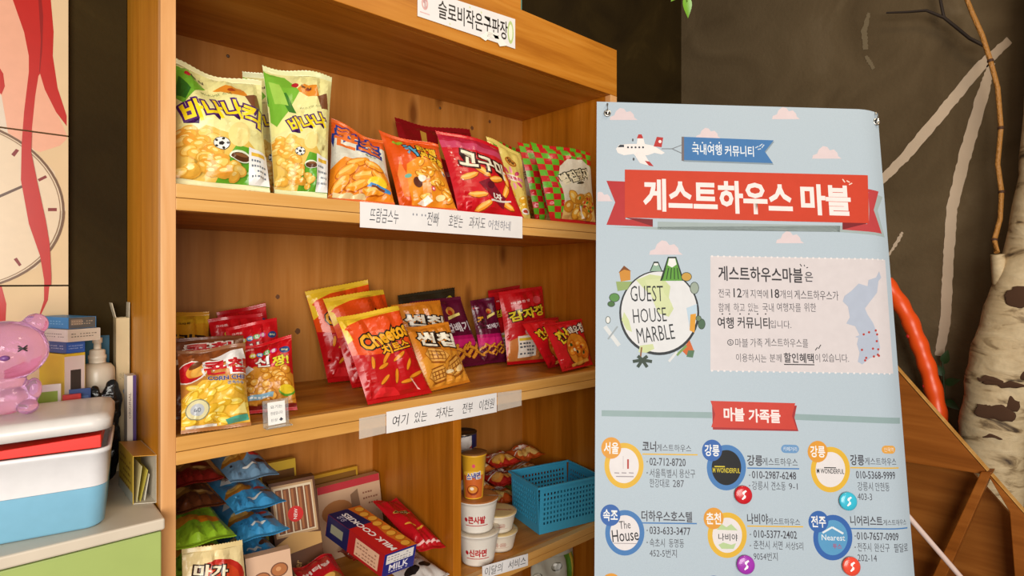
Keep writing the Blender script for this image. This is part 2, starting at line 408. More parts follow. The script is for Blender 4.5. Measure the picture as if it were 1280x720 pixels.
for px, py, r_ in ((328, 418, .010), (317, 424, .008), (372, 414, .008), (347, 371, .006), (612, 152, .006), (590, 160, .007), (300, 392, .005)):
    p = onY(px, py, D); b = MB(); b.slab([p + Vector((r_ * .8 * math.cos(k * .45) * (1 + .2 * math.sin(k * 2)), -.0002, r_ * math.sin(k * .45))) for k in range(14)], (0, -.0003, 0), KN); b.build('knot', cab)
# upper wooden box on top of it
bx = thing('wooden_box', 'wooden box with a teal end standing on top of the shelf cabinet', 'box', (.40, .10, 1.941))
b = MB(); b.box((-.39, -.09, .0005), (.385, .09, .24), WH); b.build('box_body', bx, bevel=.002)
b = MB(); b.box((.3852, -.085, .003), (.392, .085, .236), plast('#5f8f84')); b.build('end_panel', bx)

def strip(label, x0, x1, ybl, ybr, ytl, ytr, y, cat='paper strip', name='paper_sign', col='#e9e6e6', group=None):
    """paper label on the front of a shelf: four pixel corners on the plane y"""
    P = [onY(x0, ybl, y), onY(x1, ybr, y), onY(x1, ytr, y), onY(x0, ytl, y)]; org = P[0].copy(); root = thing(name, label, cat, org, group)
    P = [p - org for p in P]; b = MB(); b.slab(P, (0, .0008, 0), paper(col))
    def fn(s, t, h): return P[0] * (1 - s) * (1 - t) + P[1] * s * (1 - t) + P[2] * s * t + P[3] * (1 - s) * t + Vector((0, -h, 0))
    return root, b, fn, (P[3] - P[0]).length / (P[1] - P[0]).length
rt, b, fn, a = strip('white title sign with bold black lettering taped to the cabinet fascia', 522, 644, 20, 61, -16, 24, -.0022)
pr = Print(a); K = ink('#26211f'); pr.t('슬로비작은구판장', .55, .50, .72, .135, K, bold=.012)
pr.e(.065, .52, .03, .05, ink('#d9a6a4')); pr.e(.065, .52, .018, .035, paper('#efe6e2')); pr.t('¶', .065, .5, .03, .06, ink('#b98a90')); pr.r(.02, .16, .11, .2, ink('#e0b6b4'))
pr.e(.945, .5, .035, .085, ink('#bcd08a')); pr.e(.945, .5, .022, .06, paper('#eef0dc'))
for q in ((.2, .88), (.5, .9), (.62, .85), (.3, .1)): pr.e(*q, .008, .008, ink('#d4dcae'))
pr.lay(b, fn, (), ()); b.build('sign_sheet', rt)
bt_ = MB(); o_ = rt.location
for pp in ([(600, 46), (612, 38), (620, 42), (607, 51)], [(608, 39), (622, 43), (624, 49), (609, 46)], [(616, 43), (626, 46), (634, 57), (625, 58)]): bt_.slab([onY(*p, -.0031) - o_ for p in pp], (0, .0006, 0), mat('#f6f3ec', .35))
bt_.build('white_tape', rt)
rt, b, fn, a = strip('white strip with faint handwriting stuck along the top shelf edge', 450, 653, 284, 298, 252, 271, -.0022, group='handwritten strips')
pr = Print(a); K2 = ink('#3a3c48')
for tx, x0, x1, yy, h in (('뜨람금스누', .05, .20, .52, .085), ('전빠', .36, .43, .56, .085), ('호받는', .49, .58, .55, .08), ('과자도', .62, .73, .55, .075)): pr.t(tx, (x0 + x1) / 2, yy, x1 - x0, h * .8, K2, bold=-.004, shear=.12)
pr.t('어천하네', .83, .52, .16, .05, ink('#8b8d99'), bold=.005, shear=.1)
for q in (.28, .30, .33, .35): pr.e(q, .68, .004, .006, ink('#8b8d99'), n=8)
pr.lay(b, fn); b.build('sign_sheet', rt)
rt, b, fn, a = strip('white strip with black handwriting and clear tape along the middle shelf edge', 483, 621, 542, 515, 515, 491, -.0022, group='handwritten strips')
pr = Print(a); K3 = ink('#22232b')
for tx, x0, x1, yy in (('여기', .04, .18, .50), ('있는', .22, .34, .5), ('과자는', .40, .58, .5), ('전부', .65, .76, .5), ('이천원', .81, .98, .5)): pr.t(tx, (x0 + x1) / 2, yy, (x1 - x0) * .9, .078, K3, bold=-.002, shear=.15)
pr.lay(b, fn); b.build('sign_sheet', rt); o_ = rt.location
tp = mat('#efe6d8', .12, alpha=.38)
for pp in ([(449, 549), (482, 541.5), (482, 517), (449, 523)], [(622, 514), (652, 507), (652, 487), (622, 491)]): bt_ = MB(); bt_.slab([onY(*p, -.0022) - o_ for p in pp], (0, .0006, 0), tp); bt_.build('clear_tape', rt)
rt, b, fn, a = strip('white strip with handwriting on the shelf edge under the noodle bowls', 603, 660, 724, 707, 708, 692, -.0022, group='handwritten strips')
pr = Print(a)
for tx, x0, x1 in (('이달의', .05, .42), ('서비스', .55, .95)): pr.t(tx, (x0 + x1) / 2, .5, x1 - x0, .14, K3, bold=-.004, shear=.15)
pr.lay(b, fn); b.build('sign_sheet', rt)

# ------------------------------------------------------------------ wall picture with a printed clock, left
pic = thing('wall_picture', 'tiled wall picture of a red-haired figure and a clock face', 'picture', (-.119, .314, 1.0))
PY = .299; XR = -.119; o_ = pic.location
for z0, z1 in ((.955, 1.2395), (1.2425, 1.523), (1.526, 1.81)):
    b = MB(); b.box((XR - .62 - o_.x, PY - o_.y, z0 - o_.z), (0, -.0005, z1 - o_.z), paper('#d9bd94'))
    w_, h_ = .62, z1 - z0
    def Q(px, py): p = onY(px, py, PY); return ((p.x - XR + w_) / w_, (p.z - z0) / h_)
    pr = Print(h_ / w_)
    if z0 > 1.1:
        skin = ink('#e3a78a'); red = ink('#b81c10'); red2 = ink('#8f120c')
        pr.p([Q(*q) for q in ((-260, -190), (20, -60), (48, 60), (66, 130), (85, 172), (75, 182), (50, 190), (0, 172), (-80, 190), (-260, 200))], skin)
        pr.p([Q(*q) for q in ((-260, 70), (-40, 60), (2, 120), (12, 178), (0, 185), (-60, 175), (-260, 200))], ink('#d8c8b4'))
        if z0 < 1.5:
            pr.p([Q(*q) for q in ((-260, 160), (0, 160), (40, 185), (68, 215), (82, 262), (72, 300), (45, 335), (0, 354), (-260, 362))], ink('#dcc6a8'))
            pts = []
            C0 = onY(81, 264, PY); cx, cz, rr = C0.x - .150, C0.z, .150
            for r1, r2, mm in ((rr, rr - .004, ink('#6d4c30')), (rr - .006, rr - .0075, ink('#8d6c4c'))):
                for k in range(64):
                    a0, a1 = 2 * PI * k / 64, 2 * PI * (k + 1) / 64
                    pr.p([((cx + r_ * math.cos(a_) - XR + w_) / w_, (cz + r_ * math.sin(a_) - z0) / h_) for r_, a_ in ((r1, a0), (r1, a1), (r2, a1), (r2, a0))], mm)
            for pp in ([(14, 193), (20, 186), (24, 188), (18, 196)], [(47, 224), (57, 219), (59, 222), (49, 227)], [(60, 260), (71, 260), (71, 264), (60, 264)], [(17, 324), (21, 322), (27, 331), (24, 333)]): pr.p([Q(*q) for q in pp], ink('#7d1712'))
            pr.p([Q(*q) for q in ((-20, 252), (40, 226), (41, 229), (-20, 256))], ink('#5d4030'))
        pr.p([Q(*q) for q in ((14, -260), (42, -200), (60, -40), (67, 40), (66, 70), (72, 110), (85, 150), (85, 160), (70, 140), (56, 112), (50, 92), (48, 95), (44, 120), (40, 160), (39, 190), (46, 225), (57, 275), (62, 305), (64, 345), (63, 420), (57, 420), (55, 350), (50, 320), (36, 280), (26, 225), (27, 180), (30, 140), (36, 90), (36, 70), (30, 40), (16, 0), (-12, -120))], red)
        pr.p([Q(*q) for q in ((-60, 60), (-10, 70), (4, 92), (6, 108), (2, 118), (-10, 110), (-60, 110))], red)
        pr.p([Q(*q) for q in ((50, -20), (54, 20), (53, 60), (50, 90), (49, 90), (51, 50), (48, 0))], red2)
    else:
        red = ink('#b81c10'); pr.p([Q(*q) for q in ((-60, 355), (2, 357), (8, 380), (7, 402), (-10, 425), (-60, 430))], red); pr.p([Q(*q) for q in ((55, 355), (62, 355), (60, 375), (50, 396), (49, 394), (55, 375))], red)
    of = Vector((XR - w_, PY, z0)) - o_
    pr.lay(b, lambda s, t, h: of + Vector((s * w_, -h, t * h_))); b.build('picture_panel', pic)

# ------------------------------------------------------------------ counter
CT = .879
cn = thing('counter', 'green fronted counter with a pale worktop left of the shelves', 'counter', (-.5, .13, 0))
o_ = cn.location
b = MB(); b.box((-1.1 - o_.x, -.030 - o_.y, .06), (-.0268 - o_.x, .314 - o_.y, CT - .0185), plast('#e6e2da')); b.build('carcass', cn, bevel=.001)
b = MB(); b.box((-1.1 - o_.x, -.041 - o_.y, .08), (-.0285 - o_.x, -.0305 - o_.y, CT - .021), card('#a2b466')); b.build('front_panel', cn, bevel=.0015)
b = MB(); b.box((-1.12 - o_.x, -.046 - o_.y, CT - .018), (-.0243 - o_.x, .314 - o_.y, CT), card('#d0c3b0')); b.build('worktop', cn, bevel=.003)
b = MB(); b.box((-1.1 - o_.x, -.034 - o_.y, 0), (-.03 - o_.x, .30 - o_.y, .06), plast('#444038')); b.build('plinth', cn)

# ------------------------------------------------------------------ banner
P0 = atD(746, 127, 1.213)
UB = (F + .1745 * R + 6.03 * UP).normalized(); WB_ = (R - .027 * UP); WB_ = (WB_ - UB * WB_.dot(UB)).normalized(); NB = WB_.cross(UB).normalized()
def onB(px, py): d = ray(px, py); return CAM + d * ((P0 - CAM).dot(NB) / d.dot(NB))
BW = (onB(1103, 137) - P0).dot(WB_); BH = 1.60; BA = BH / BW
def q(px, py): p = onB(px, py) - P0; return (p.dot(WB_) / BW, 1 + p.dot(UB) / BH)
base0 = P0 - UB * BH
ban = thing('banner_stand', 'tall pale blue standing banner with a red title ribbon in front of the shelves', 'banner stand', (base0 + WB_ * BW / 2).xy.to_3d())
o_ = ban.location.copy()
def bfn(s, t, h=0):
    cu = max(0, (s - .91) / .09); cl = max(0, (t - .985) / .015)
    z = -.016 * cu * cu
    return base0 - o_ + WB_ * (s * BW) + UB * (t * BH) + NB * (z + h)
sheet = MB(); SS = [k * .0905 for k in range(10)] + [.905, .92, .94, .96, .98, 1]; gu, gv = 15, 4; bm_ = mat('#a8b6c2', .42, bump=.05, bscale=500, kind='banner_cloth')
for sd in (1, -1):
    vs = [bfn(SS[i], j / gv, .0004 * (sd - 1)) for j in range(gv + 1) for i in range(gu + 1)]
    fs = [(j * (gu + 1) + i, j * (gu + 1) + i + 1, (j + 1) * (gu + 1) + i + 1, (j + 1) * (gu + 1) + i) for j in range(gv) for i in range(gu)]
    sheet.add(vs, fs if sd > 0 else [f[::-1] for f in fs], bm_ if sd > 0 else paper('#e6e6e6'), True)
B = Print(BA)
def bi(h):
    h = '#' + ''.join('%02x' % int(int(h[i:i + 2], 16) * .93) for i in (1, 3, 5)); return mat(h, .42, kind='banner_ink')
def bp(pts, col): B.p([q(*p) for p in pts], bi(col))
def be(cx, cy, rx, ry, col, n=36): bp([(cx + rx * math.cos(2 * PI * k / n), cy + ry * math.sin(2 * PI * k / n)) for k in range(n)], col)
def bt(txt, x0, x1, yc, h, col, bold=.0, **k):
    if h < 12: bold = min(bold, .012) - .002
    s0, t0 = q(x0, yc); s1, _ = q(x1, yc); _, ta = q((x0 + x1) / 2, yc - h / 2); _, tb = q((x0 + x1) / 2, yc + h / 2); tm = q((x0 + x1) / 2, yc)[1]
    B.t(txt, (s0 + s1) / 2, tm, s1 - s0, (ta - tb) * BA, bi(col), bold=bold, **k)
def bl(x0, y0, x1, y1, w_, col): dx, dy = x1 - x0, y1 - y0; l = math.hypot(dx, dy); nx, ny = -dy / l * w_ / 2, dx / l * w_ / 2; bp([(x0 + nx, y0 + ny), (x1 + nx, y1 + ny), (x1 - nx, y1 - ny), (x0 - nx, y0 - ny)], col)
def cloud(x, y, k): 
    bp([(x - 17 * k, y + 7 * k), (x - 16 * k, y + 3 * k), (x - 11 * k, y + 1 * k), (x - 9 * k, y - 4 * k), (x - 4 * k, y - 8 * k), (x + 1 * k, y - 7 * k), (x + 4 * k, y - 3 * k), (x + 9 * k, y - 4 * k), (x + 13 * k, y), (x + 14 * k, y + 4 * k), (x + 18 * k, y + 7 * k)], '#dcccd0')
for c_ in ((779, 143, 1), (982, 142, 1), (1033, 191, 1.05), (885, 167, .9), (987, 297, 1), (832, 310, 1.2), (752, 246, .8)): cloud(*c_)
# aeroplane towing a ribbon
bp([(770, 186), (774, 181), (786, 180), (796, 180), (797, 172), (804, 172), (806, 180), (816, 182), (820, 184), (831, 191), (827, 193), (818, 191), (810, 194), (802, 194), (796, 192), (780, 194), (772, 191)], '#ece6e4')
bp([(796, 173), (798, 168), (802, 168), (804, 173)], '#b8403f'); bp([(817, 183), (821, 171), (829, 172), (827, 184)], '#b8403f'); be(825, 177, 2, 2, '#ece6e4', 10)
bp([(792, 192), (806, 193), (810, 200), (816, 207), (811, 207), (800, 204)], '#ece6e4'); bp([(806, 201), (812, 202), (817, 208), (811, 207)], '#b8403f')
bp([(772, 184), (775, 181), (780, 181), (780, 184)], '#39404a')
for i in range(5): be(785 + i * 4.7, 184.2, 1.3, 1.3, '#39404a', 8)
be(791, 175, 1, 2, '#55585e', 8); be(792, 199, 1.3, 2, '#55585e', 8)
for l_ in ((827, 186, 840, 186), (840, 186, 853, 181), (840, 186, 853, 192)): bl(*l_, 1, '#7f858c')
bp([(854, 172), (968, 177), (957, 191), (967, 206), (854, 202)], '#8b9aa6'); bp([(852, 171), (967, 175.5), (956, 189.5), (966, 204), (852, 200)], '#4a7ab2'); bl(853.5, 171, 853.5, 201, 3, '#7a6f70')
bt('국내여행', 865, 902, 187, 13, '#e6edf5', .015); bt('커뮤니티', 906, 942, 189, 13, '#e6edf5', .015)
for x in (868, 878, 888, 899): be(x, 178.5, 1, 1, '#e6edf5', 8)
for a_ in ((944, 185, 948, 183), (949, 183, 953, 180), (947, 187, 951, 186), (952, 185, 955, 181)): bl(*a_, 1.2, '#c9d6e4')
# title ribbon
bp([(766, 284), (822, 287), (822, 277), (1050, 282), (1050, 290), (1110, 295), (1099, 262), (1108, 244), (1086, 240), (1086, 282)], '#a3b1b2')
bp([(758, 226), (782, 227), (782, 274), (816, 276), (816, 283.5), (758, 281), (769, 253)], '#b63a3c'); bp([(782, 272), (816, 274), (816, 283)], '#7d2c30')
bp([(1084, 236), (1101, 238), (1093, 262), (1105, 291), (1053, 287), (1053, 279), (1084, 280)], '#bb4448'); bp([(1085, 279), (1053, 277.5), (1053, 287)], '#7d2c30')
bp([(781, 212), (1085, 219), (1086, 279), (781, 272)], '#cb4632')
bt('게스트하우스', 805, 989, 246, 38, '#f4e6e4', .034); bt('마블', 1002, 1062, 250, 36, '#f4e6e4', .034)
for l_ in ((1053, 224, 1056, 228), (1058, 226, 1062, 228), (1065, 229, 1061, 231)): bl(*l_, 1.4, '#f0d8c8')
# globe
be(824, 391, 50, 53, '#2b2f33', 48); be(824, 390, 47.5, 50.5, '#dcdde0', 48)
bp([(795, 350), (812, 343), (826, 345), (838, 358), (836, 372), (842, 386), (836, 396), (824, 392), (818, 372), (806, 362)], '#c9d3a0'); bp([(780, 390), (786, 400), (790, 415), (783, 412), (777, 400)], '#c9d3a0'); bp([(800, 432), (816, 430), (818, 436), (808, 441), (798, 440)], '#c9d3a0'); bp([(858, 385), (871, 380), (871, 400), (862, 410)], '#b9cfe0')
bp([(806, 350), (826, 348), (830, 366), (840, 380), (834, 394), (822, 390)], '#cfd8a8')
def mount(x, y, w_, h_, c1): bp([(x - w_, y + h_), (x - w_ * .35, y), (x + w_ * .35, y), (x + w_, y + h_)], '#24302a'); bp([(x - w_ * .85, y + h_), (x - w_ * .3, y + 2), (x + w_ * .3, y + 2), (x + w_ * .85, y + h_)], c1); bp([(x - w_ * .38, y + h_ * .35), (x - w_ * .25, y + 2), (x + w_ * .25, y + 2), (x + w_ * .38, y + h_ * .32), (x, y + h_ * .45)], '#e6e6e4')
mount(820, 327, 8, 12, '#8fae9a'); mount(840, 321, 15, 30, '#5f9a3e')
for k in range(5): bl(828 + k * 5, 349, 832 + k * 3.6, 335, 1.2, '#2a4a26')
bp([(774, 340), (780, 333), (788, 339), (788, 350), (776, 352)], '#c98a36'); bp([(773, 341), (780, 332), (789, 339), (780, 337)], '#7d4a22'); bp([(770, 352), (790, 352), (784, 362), (772, 364)], '#93a86a')
for x, y, a_, b_, c_ in ((768, 372, 6, 5, '#5a8c4a'), (764, 380, 4, 3, '#476d3c'), (760, 400, 2.5, 4, '#dfe0de'), (858, 346, 6, 5, '#c39a4a'), (868, 360, 5, 7, '#9aa79a'), (877, 405, 4, 6, '#4d6a52'), (873, 398, 3, 3, '#6b7f62')): be(x, y, a_ + .8, b_ + .8, '#3d4a40', 14); be(x, y, a_, b_, c_, 14)
bp([(863, 393), (870, 392), (868, 416), (862, 413)], '#d99a34'); bp([(852, 438), (862, 425), (868, 440), (858, 444)], '#c8642e'); bl(846, 444, 858, 432, 3, '#7a9a58'); bp([(860, 438), (868, 438), (866, 447), (858, 446)], '#55765a')
bl(836, 452, 846, 440, 3, '#d8dadc'); bl(756, 408, 774, 432, 5, '#d4d8da'); bl(760, 424, 772, 408, 2, '#9aa4aa'); bl(802, 434, 800, 452, 2, '#8a5a34')
for k in range(6): bl(803, 450, 803 + 12 * math.cos(k * 1.05), 452 + 8 * math.sin(k * 1.05), 4, '#35443a')
bt('GUEST', 788, 829, 367, 20, '#23262a', -.006, rot=2); bt('HOUSE', 791, 833, 394, 18, '#23262a', -.006, rot=5); bt('MARBLE', 796, 843, 417, 19, '#23262a', -.006, rot=9)
# information panel
bp([(888, 320), (1110, 324), (1120, 467), (888, 463)], '#d6cfd2')
for i in range(0, 60, 2): be(890 + i * 3.72, 320.3 + i * .068, 1.5, 1.3, '#e6e0e2', 8); be(890 + i * 3.86, 463.4 + i * .068, 1.5, 1.3, '#e6e0e2', 8)
D1, D2 = '#3c3a3e', '#55535a'
bt('게스트하우스마블', 898, 1003, 343, 18, D1, .016); bt('은', 1006, 1016, 346, 12, D2, .015)
bt('전국', 898, 913, 366.5, 11, D2); bt('12', 917, 927, 366, 11, D1, .016); bt('개', 928, 935, 367, 11, D2); bt('지역에', 938, 960, 367.5, 11, D2); bt('18', 964, 974, 367, 11, D1, .016); bt('개의', 975, 990, 368, 11, D2); bt('게스트하우스가', 993, 1048, 369, 12, D2)
for tx, x0, x1 in (('함께', 898, 912), ('하고', 917, 931), ('있는', 935, 948), ('국내', 953, 967), ('여행자를', 971, 1001), ('위한', 1005, 1020)): bt(tx, x0, x1, 384.3, 11, D2)
bt('여행', 897, 917, 403.5, 14, D1, .016); bt('커뮤니티', 922, 962, 403.5, 14, D1, .016); bt('입니다.', 963, 989, 405.5, 10, D2)
for x in (903, 912, 925, 936, 947, 957): be(x, 392.5, 1, 1, D1, 8)
be(913, 428, 4, 4, D2, 14); be(913, 428, 3, 3, '#d6cfd2', 14); bt('s', 911.5, 914.5, 428, 4, D2)
for tx, x0, x1 in (('마블', 919, 935), ('가족', 938, 953), ('게스트하우스를', 956, 1010)): bt(tx, x0, x1, 428.5, 11, D2)
for tx, x0, x1 in (('이용하시는', 920, 958), ('분께', 962, 977), ('이', 1019, 1025), ('있습니다.', 1028, 1061)): bt(tx, x0, x1, 447.5, 10.5, D2)
bt('할인혜택', 980, 1017, 447.5, 12, D1, .016); bl(980, 455.5, 1018, 456, 1.3, D1)
for l_ in ((1000, 330, 1002, 333), (1005, 331, 1006, 333), (1010, 334, 1008, 335), (1019, 438, 1022, 434), (1023, 436, 1026, 431)): bl(*l_, 1.1, D1)
bp([(880 + x / 4.5, 310 + y / 4.5) for x, y in ((990, 130), (1003, 165), (985, 185), (975, 250), (935, 300), (905, 340), (920, 375), (950, 420), (975, 480), (992, 560), (980, 600), (930, 622), (890, 655), (865, 640), (875, 590), (860, 540), (868, 505), (850, 500), (875, 490), (850, 440), (800, 425), (820, 390), (810, 330), (780, 300), (790, 270), (830, 240), (870, 200), (920, 215), (925, 180), (970, 165))], '#b2bccf')
for x, y in ((898, 486), (928, 474), (966, 464), (974, 486), (972, 524), (888, 573), (950, 566), (980, 570), (978, 600), (984, 606), (955, 610), (912, 618), (906, 632)): be(880 + x / 4.5, 310 + y / 4.5, 1.5, 1.5, '#b5453f', 10)
bl(752, 516.5, 890, 519, 7.5, '#93a9ad'); bl(992, 521, 1130, 526.5, 7.5, '#93a9ad')
bp([(890, 504), (996, 507), (993, 522), (998, 539), (891, 537)], '#a33436'); bp([(888, 501), (994, 504), (990, 520), (996, 537), (889, 534), (894, 518)], '#c8443a'); bt('마블', 905, 930, 518, 16, '#f4e6e4', .03); bt('가족들', 936, 975, 520, 16, '#f4e6e4', .03)
# entries
YE, BLU, OR_ = '#dfb33e', '#4a7cb8', '#dd9a3c'
def ring(x, y, c_, inner='#e3dee0', rx=24.5, ry=28.5): be(x, y, rx, ry, c_, 40); be(x, y, rx - 6, ry - 6.5, inner, 40)
def town(x, y, c_, tx): be(x, y, 12.5, 13.5, c_, 30); bt(tx, x - 9, x + 9, y, 14, '#eef0f2', .02)
ring(780, 582, YE); town(764, 560, OR_, '서울'); bl(785, 574, 785, 586, 2.2, '#b5453f'); [bl(768 + k * 9, 591 + (k // 3) * 4, 774 + k * 9, 591.3 + (k // 3) * 4, 1.2, '#9c949a') for k in range(3)]; bl(770, 595.5, 792, 595.8, 1.2, '#9c949a'); bl(779, 570, 779, 586, .8, '#c9c2c6')
ring(908, 584.5, BLU, '#1f2023'); town(890, 563, '#3a66ae', '강릉'); bt('M WONDERFUL', 891, 925, 588, 6, '#d8c53a', .02); bl(893, 583, 906, 583.3, 1.4, '#d8c53a')
ring(1038, 587, YE); town(1022, 564.5, OR_, '강릉'); bt('M WONDERFUL', 1021, 1055, 589, 6, '#1f2023', .02); bl(1030, 584.5, 1045, 584.8, 1.2, '#1f2023')
ring(781, 666, BLU); town(763, 644, '#3a66ae', '속조'); bt('The', 774, 788, 656, 10, '#333338', .0, rot=6); bt('House', 765, 798, 669, 15, '#2b2b30', .004, rot=6); bl(767, 679, 796, 679.5, .8, '#9c949a')
ring(909, 669, YE); town(892, 648, OR_, '춘천'); bp([(896, 662), (902, 655), (908, 659), (914, 655), (922, 663)], '#b7cf9a'); bp([(898, 681), (904, 678), (914, 681), (920, 679), (917, 686), (902, 686)], '#b7cf9a'); bt('나비야', 898, 922, 671.5, 9, '#3a3a40', .015)
ring(1041, 672, '#3a66ae', '#5b9bc8'); town(1023, 652, '#3a66ae', '전주'); bl(1028, 666, 1040, 659, 2.4, '#e2eaf0'); bl(1040, 659, 1054, 667, 2.4, '#e2eaf0'); bt('Nearest', 1027, 1056, 672, 7, '#e2eaf0', .01); bt('투스', 1041, 1052, 683, 6, '#b24a6a', .015)
for x0, x1, y, c_ in ((803, 872, 568, YE), (934, 999, 585.5, BLU), (1063, 1126, 585, YE), (802, 871, 654, BLU), (934, 1004, 658, YE), (1063, 1139, 661, BLU)): bl(x0, y - .4, x1, y + .5, 1.6, c_)
G = '#4c4c54'
for tx, x0, x1, y, h, bo in (('코너', 803, 820, 558, 13, .02), ('게스트하우스', 821, 864, 560, 9, .0), ('02-712-8720', 812, 857, 577.5, 9.5, .012), ('서울특별시', 812, 846, 591.5, 11, 0), ('용산구', 849, 869, 592, 11, 0), ('한강대로', 812, 837, 604, 11, 0), ('287', 841, 855, 604.5, 9, 0),
    ('강릉', 934, 953, 575.5, 13, .02), ('게스트하우스', 953, 997, 577.5, 10, 0), ('010-2987-6248', 940, 995, 594, 9.5, .012), ('강릉시', 940, 960, 607, 11, 0), ('견소동', 964, 982, 607.5, 11, 0), ('9-1', 986, 997, 608, 8, 0),
    ('강릉', 1063, 1080, 575, 13, .02), ('게스트하우스', 1081, 1122, 577, 9.5, 0), ('010-5368-9999', 1070, 1120, 594, 9.5, .012), ('강릉시', 1072, 1091, 608, 11, 0), ('안현동', 1094, 1112, 608.5, 11, 0), ('403-3', 1072, 1090, 621, 8.5, 0),
    ('더하우스호스텔', 802, 865, 645.5, 13, .016), ('033-633-3477', 812, 863, 663.5, 9.5, .012), ('속초시', 812, 831, 678.5, 11, 0), ('동명동', 836, 855, 679, 11, 0), ('452-5번지', 812, 846, 691.5, 10.5, 0),
    ('나비야', 934, 960, 648.5, 13, .016), ('게스트하우스', 960, 1000, 652, 8.5, 0), ('010-5377-2402', 942, 996, 668, 9.5, .012), ('춘천시', 942, 962, 681, 11, 0), ('서면', 966, 978, 681.5, 11, 0), ('서상5리', 982, 1004, 682.5, 10, 0), ('9054번지', 942, 972, 695.5, 10.5, 0),
    ('니어리스트', 1063, 1103, 651, 12, .016), ('게스트하우스', 1104, 1137, 653.5, 7.5, 0), ('010-7657-0909', 1071, 1124, 670.5, 9.5, .012), ('전주시', 1072, 1089, 684, 11, 0), ('완산구', 1093, 1112, 684.5, 11, 0), ('팔달로', 1118, 1139, 685.5, 11, 0), ('202-14', 1072, 1096, 697.5, 8.5, 0)): bt(tx, x0, x1, y, h, G, bo)
for x, y in ((809, 577), (809, 591), (937, 594), (937, 607), (809, 663), (809, 678), (938, 668), (938, 682), (1069, 670), (1069, 684)): be(x, y, 1, 1, '#7a7f88', 8)
be(981.5, 561, 5.2, 5.2, '#6c97c6', 16); be(993.5, 561.3, 5.2, 5.2, '#6c97c6', 16); bp([(981.5, 555.8), (993.5, 556.1), (993.5, 566.5), (981.5, 566.2)], '#6c97c6'); bt('카페거리', 979, 996, 561.2, 5.5, '#e6edf5')
be(1107, 562, 5, 5, '#e0a44e', 16); be(1116, 562.3, 5, 5, '#e0a44e', 16); bp([(1107, 557), (1116, 557.3), (1116, 567.3), (1107, 567)], '#e0a44e'); bt('안목역', 1105, 1118, 562.2, 5.5, '#f6ecdc')
ring(780, 752, YE); town(764, 730, OR_, '제주'); ring(910, 755, BLU); town(892, 733, '#3a66ae', '경주'); ring(1043, 757, YE); town(1025, 735, OR_, '부산')
B.lay(sheet, bfn, [.8145, .905, .92, .94, .96, .98], [.25 * k for k in range(1, 4)], eps=.00008)
sh = sheet.build('banner_sheet', ban)
for x, y, c_ in ((928, 618, '#c01f2a'), (1058.5, 626, '#39b3cf'), (931, 705, '#9a35a8'), (1062.5, 707, '#dd4a36')):
    s_, t_ = q(x, y); r_ = .0165; b = MB(); o = bfn(s_, t_, .004)
    MM = Matrix((WB_, UB, NB)).transposed()
    b.lathe([(r_, 0), (r_, .0012), (r_ * .86, .0028), (r_ * .5, .0036), (.0005, .0038)], mat(c_, .2), n=30, M=Matrix.Translation(o) @ MM.to_4x4())
    p2 = Print(1); p2.p([(.36, .30), (.40, .24), (.58, .36), (.60, .46), (.50, .54), (.58, .66), (.66, .70), (.60, .78), (.42, .68), (.40, .58), (.50, .50), (.46, .42)], ink('#f2eef0'))
    p2.lay(b, lambda s, t, h: o + WB_ * ((s - .5) * 2 * r_) + UB * ((t - .5) * 2 * r_) + NB * .0042, clip=False)
    b.build('round_badge', sh)
ME = mat('#c9c4bc', .25, metal=1); BK = plast('#1c1b1a')
MM = Matrix((WB_, UB, NB)).transposed().to_4x4()
for x, y in ((759, 142), (1099, 150)):
    o = bfn(*q(x, y), .0012); n = 20; lp = []
    for k in range(n + 1):
        a_ = 2 * PI * k / n; lp.append(o + WB_ * (.0058 * math.cos(a_)) + UB * (.0058 * math.sin(a_)) + NB * .001)
    b = MB(); b.tube(lp, .0019, ME, 6); b.lathe([(.0042, 0), (.0001, .0002)], BK, M=Matrix.Translation(o - NB * .0006) @ MM, n=12); b.build('grommet', sh)
    b = MB(); sx = -1 if x < 900 else 1
    b.tube([o - NB * .03 + UB * .02, o - NB * .012 + UB * .028 + WB_ * .001, o + NB * .003 + UB * .02, o + NB * .006 + UB * .004, o + NB * .002 - UB * .003], .0017, ME); b.build('hook', ban)
# X frame behind the sheet
def bq(s, t, h): return base0 - o_ + WB_ * (s * BW) + UB * (t * BH) + NB * h
hub = bq(.5, .55, -.06); b = MB(); b.ball(hub, (.03, .03, .03), BK); b.build('hub', ban)
for s_, t_ in ((.04, .975), (.96, .97), (.04, .02), (.96, .02)):
    b = MB(); e_ = bq(s_, t_, -.028); b.tube([hub, hub.lerp(e_, .5) - NB * .01, e_], .005, BK); b.build('pole', ban)
b = MB(); b.tube([hub, Vector((hub.x, hub.y, 0)) - NB.xy.to_3d().normalized() * .30 + Vector((0, 0, .006))], .006, BK); b.build('rear_leg', ban)

# ------------------------------------------------------------------ right side: sloped wooden stand, pole, birch, twigs
WD = wood('stair_wood', '#7d430f', '#8f5018', '#a05e22', 'Y', False); WD2 = wood('stair_wood_dark', '#764012', '#864c18', '#965a22', 'Y', False)
SX = 1.72
st = thing('sloped_wooden_stand', 'brown wooden stand with a steep sloping top edge right of the banner', 'wooden stand', (SX, -.6, 0)); o_ = st.location.copy()
def sp(px, py, x=SX): return onX(px, py, x) - o_
b = MB(); b.slab([sp(1060, 391), sp(1300, 663), sp(1300, 1120), sp(1262, 640), sp(1235, 594), sp(1141, 579), sp(1060, 566)], (.022, 0, 0), WD); b.build('front_board', st, bevel=.0015)
b = MB(); b.slab([sp(1058, 388), sp(1302, 664.5), sp(1302, 667.5), sp(1058, 391.2)], (.022, 0, 0), WE); b.build('top_edge_highlight', st)  # pale strip paints the highlight along the front board's upper edge
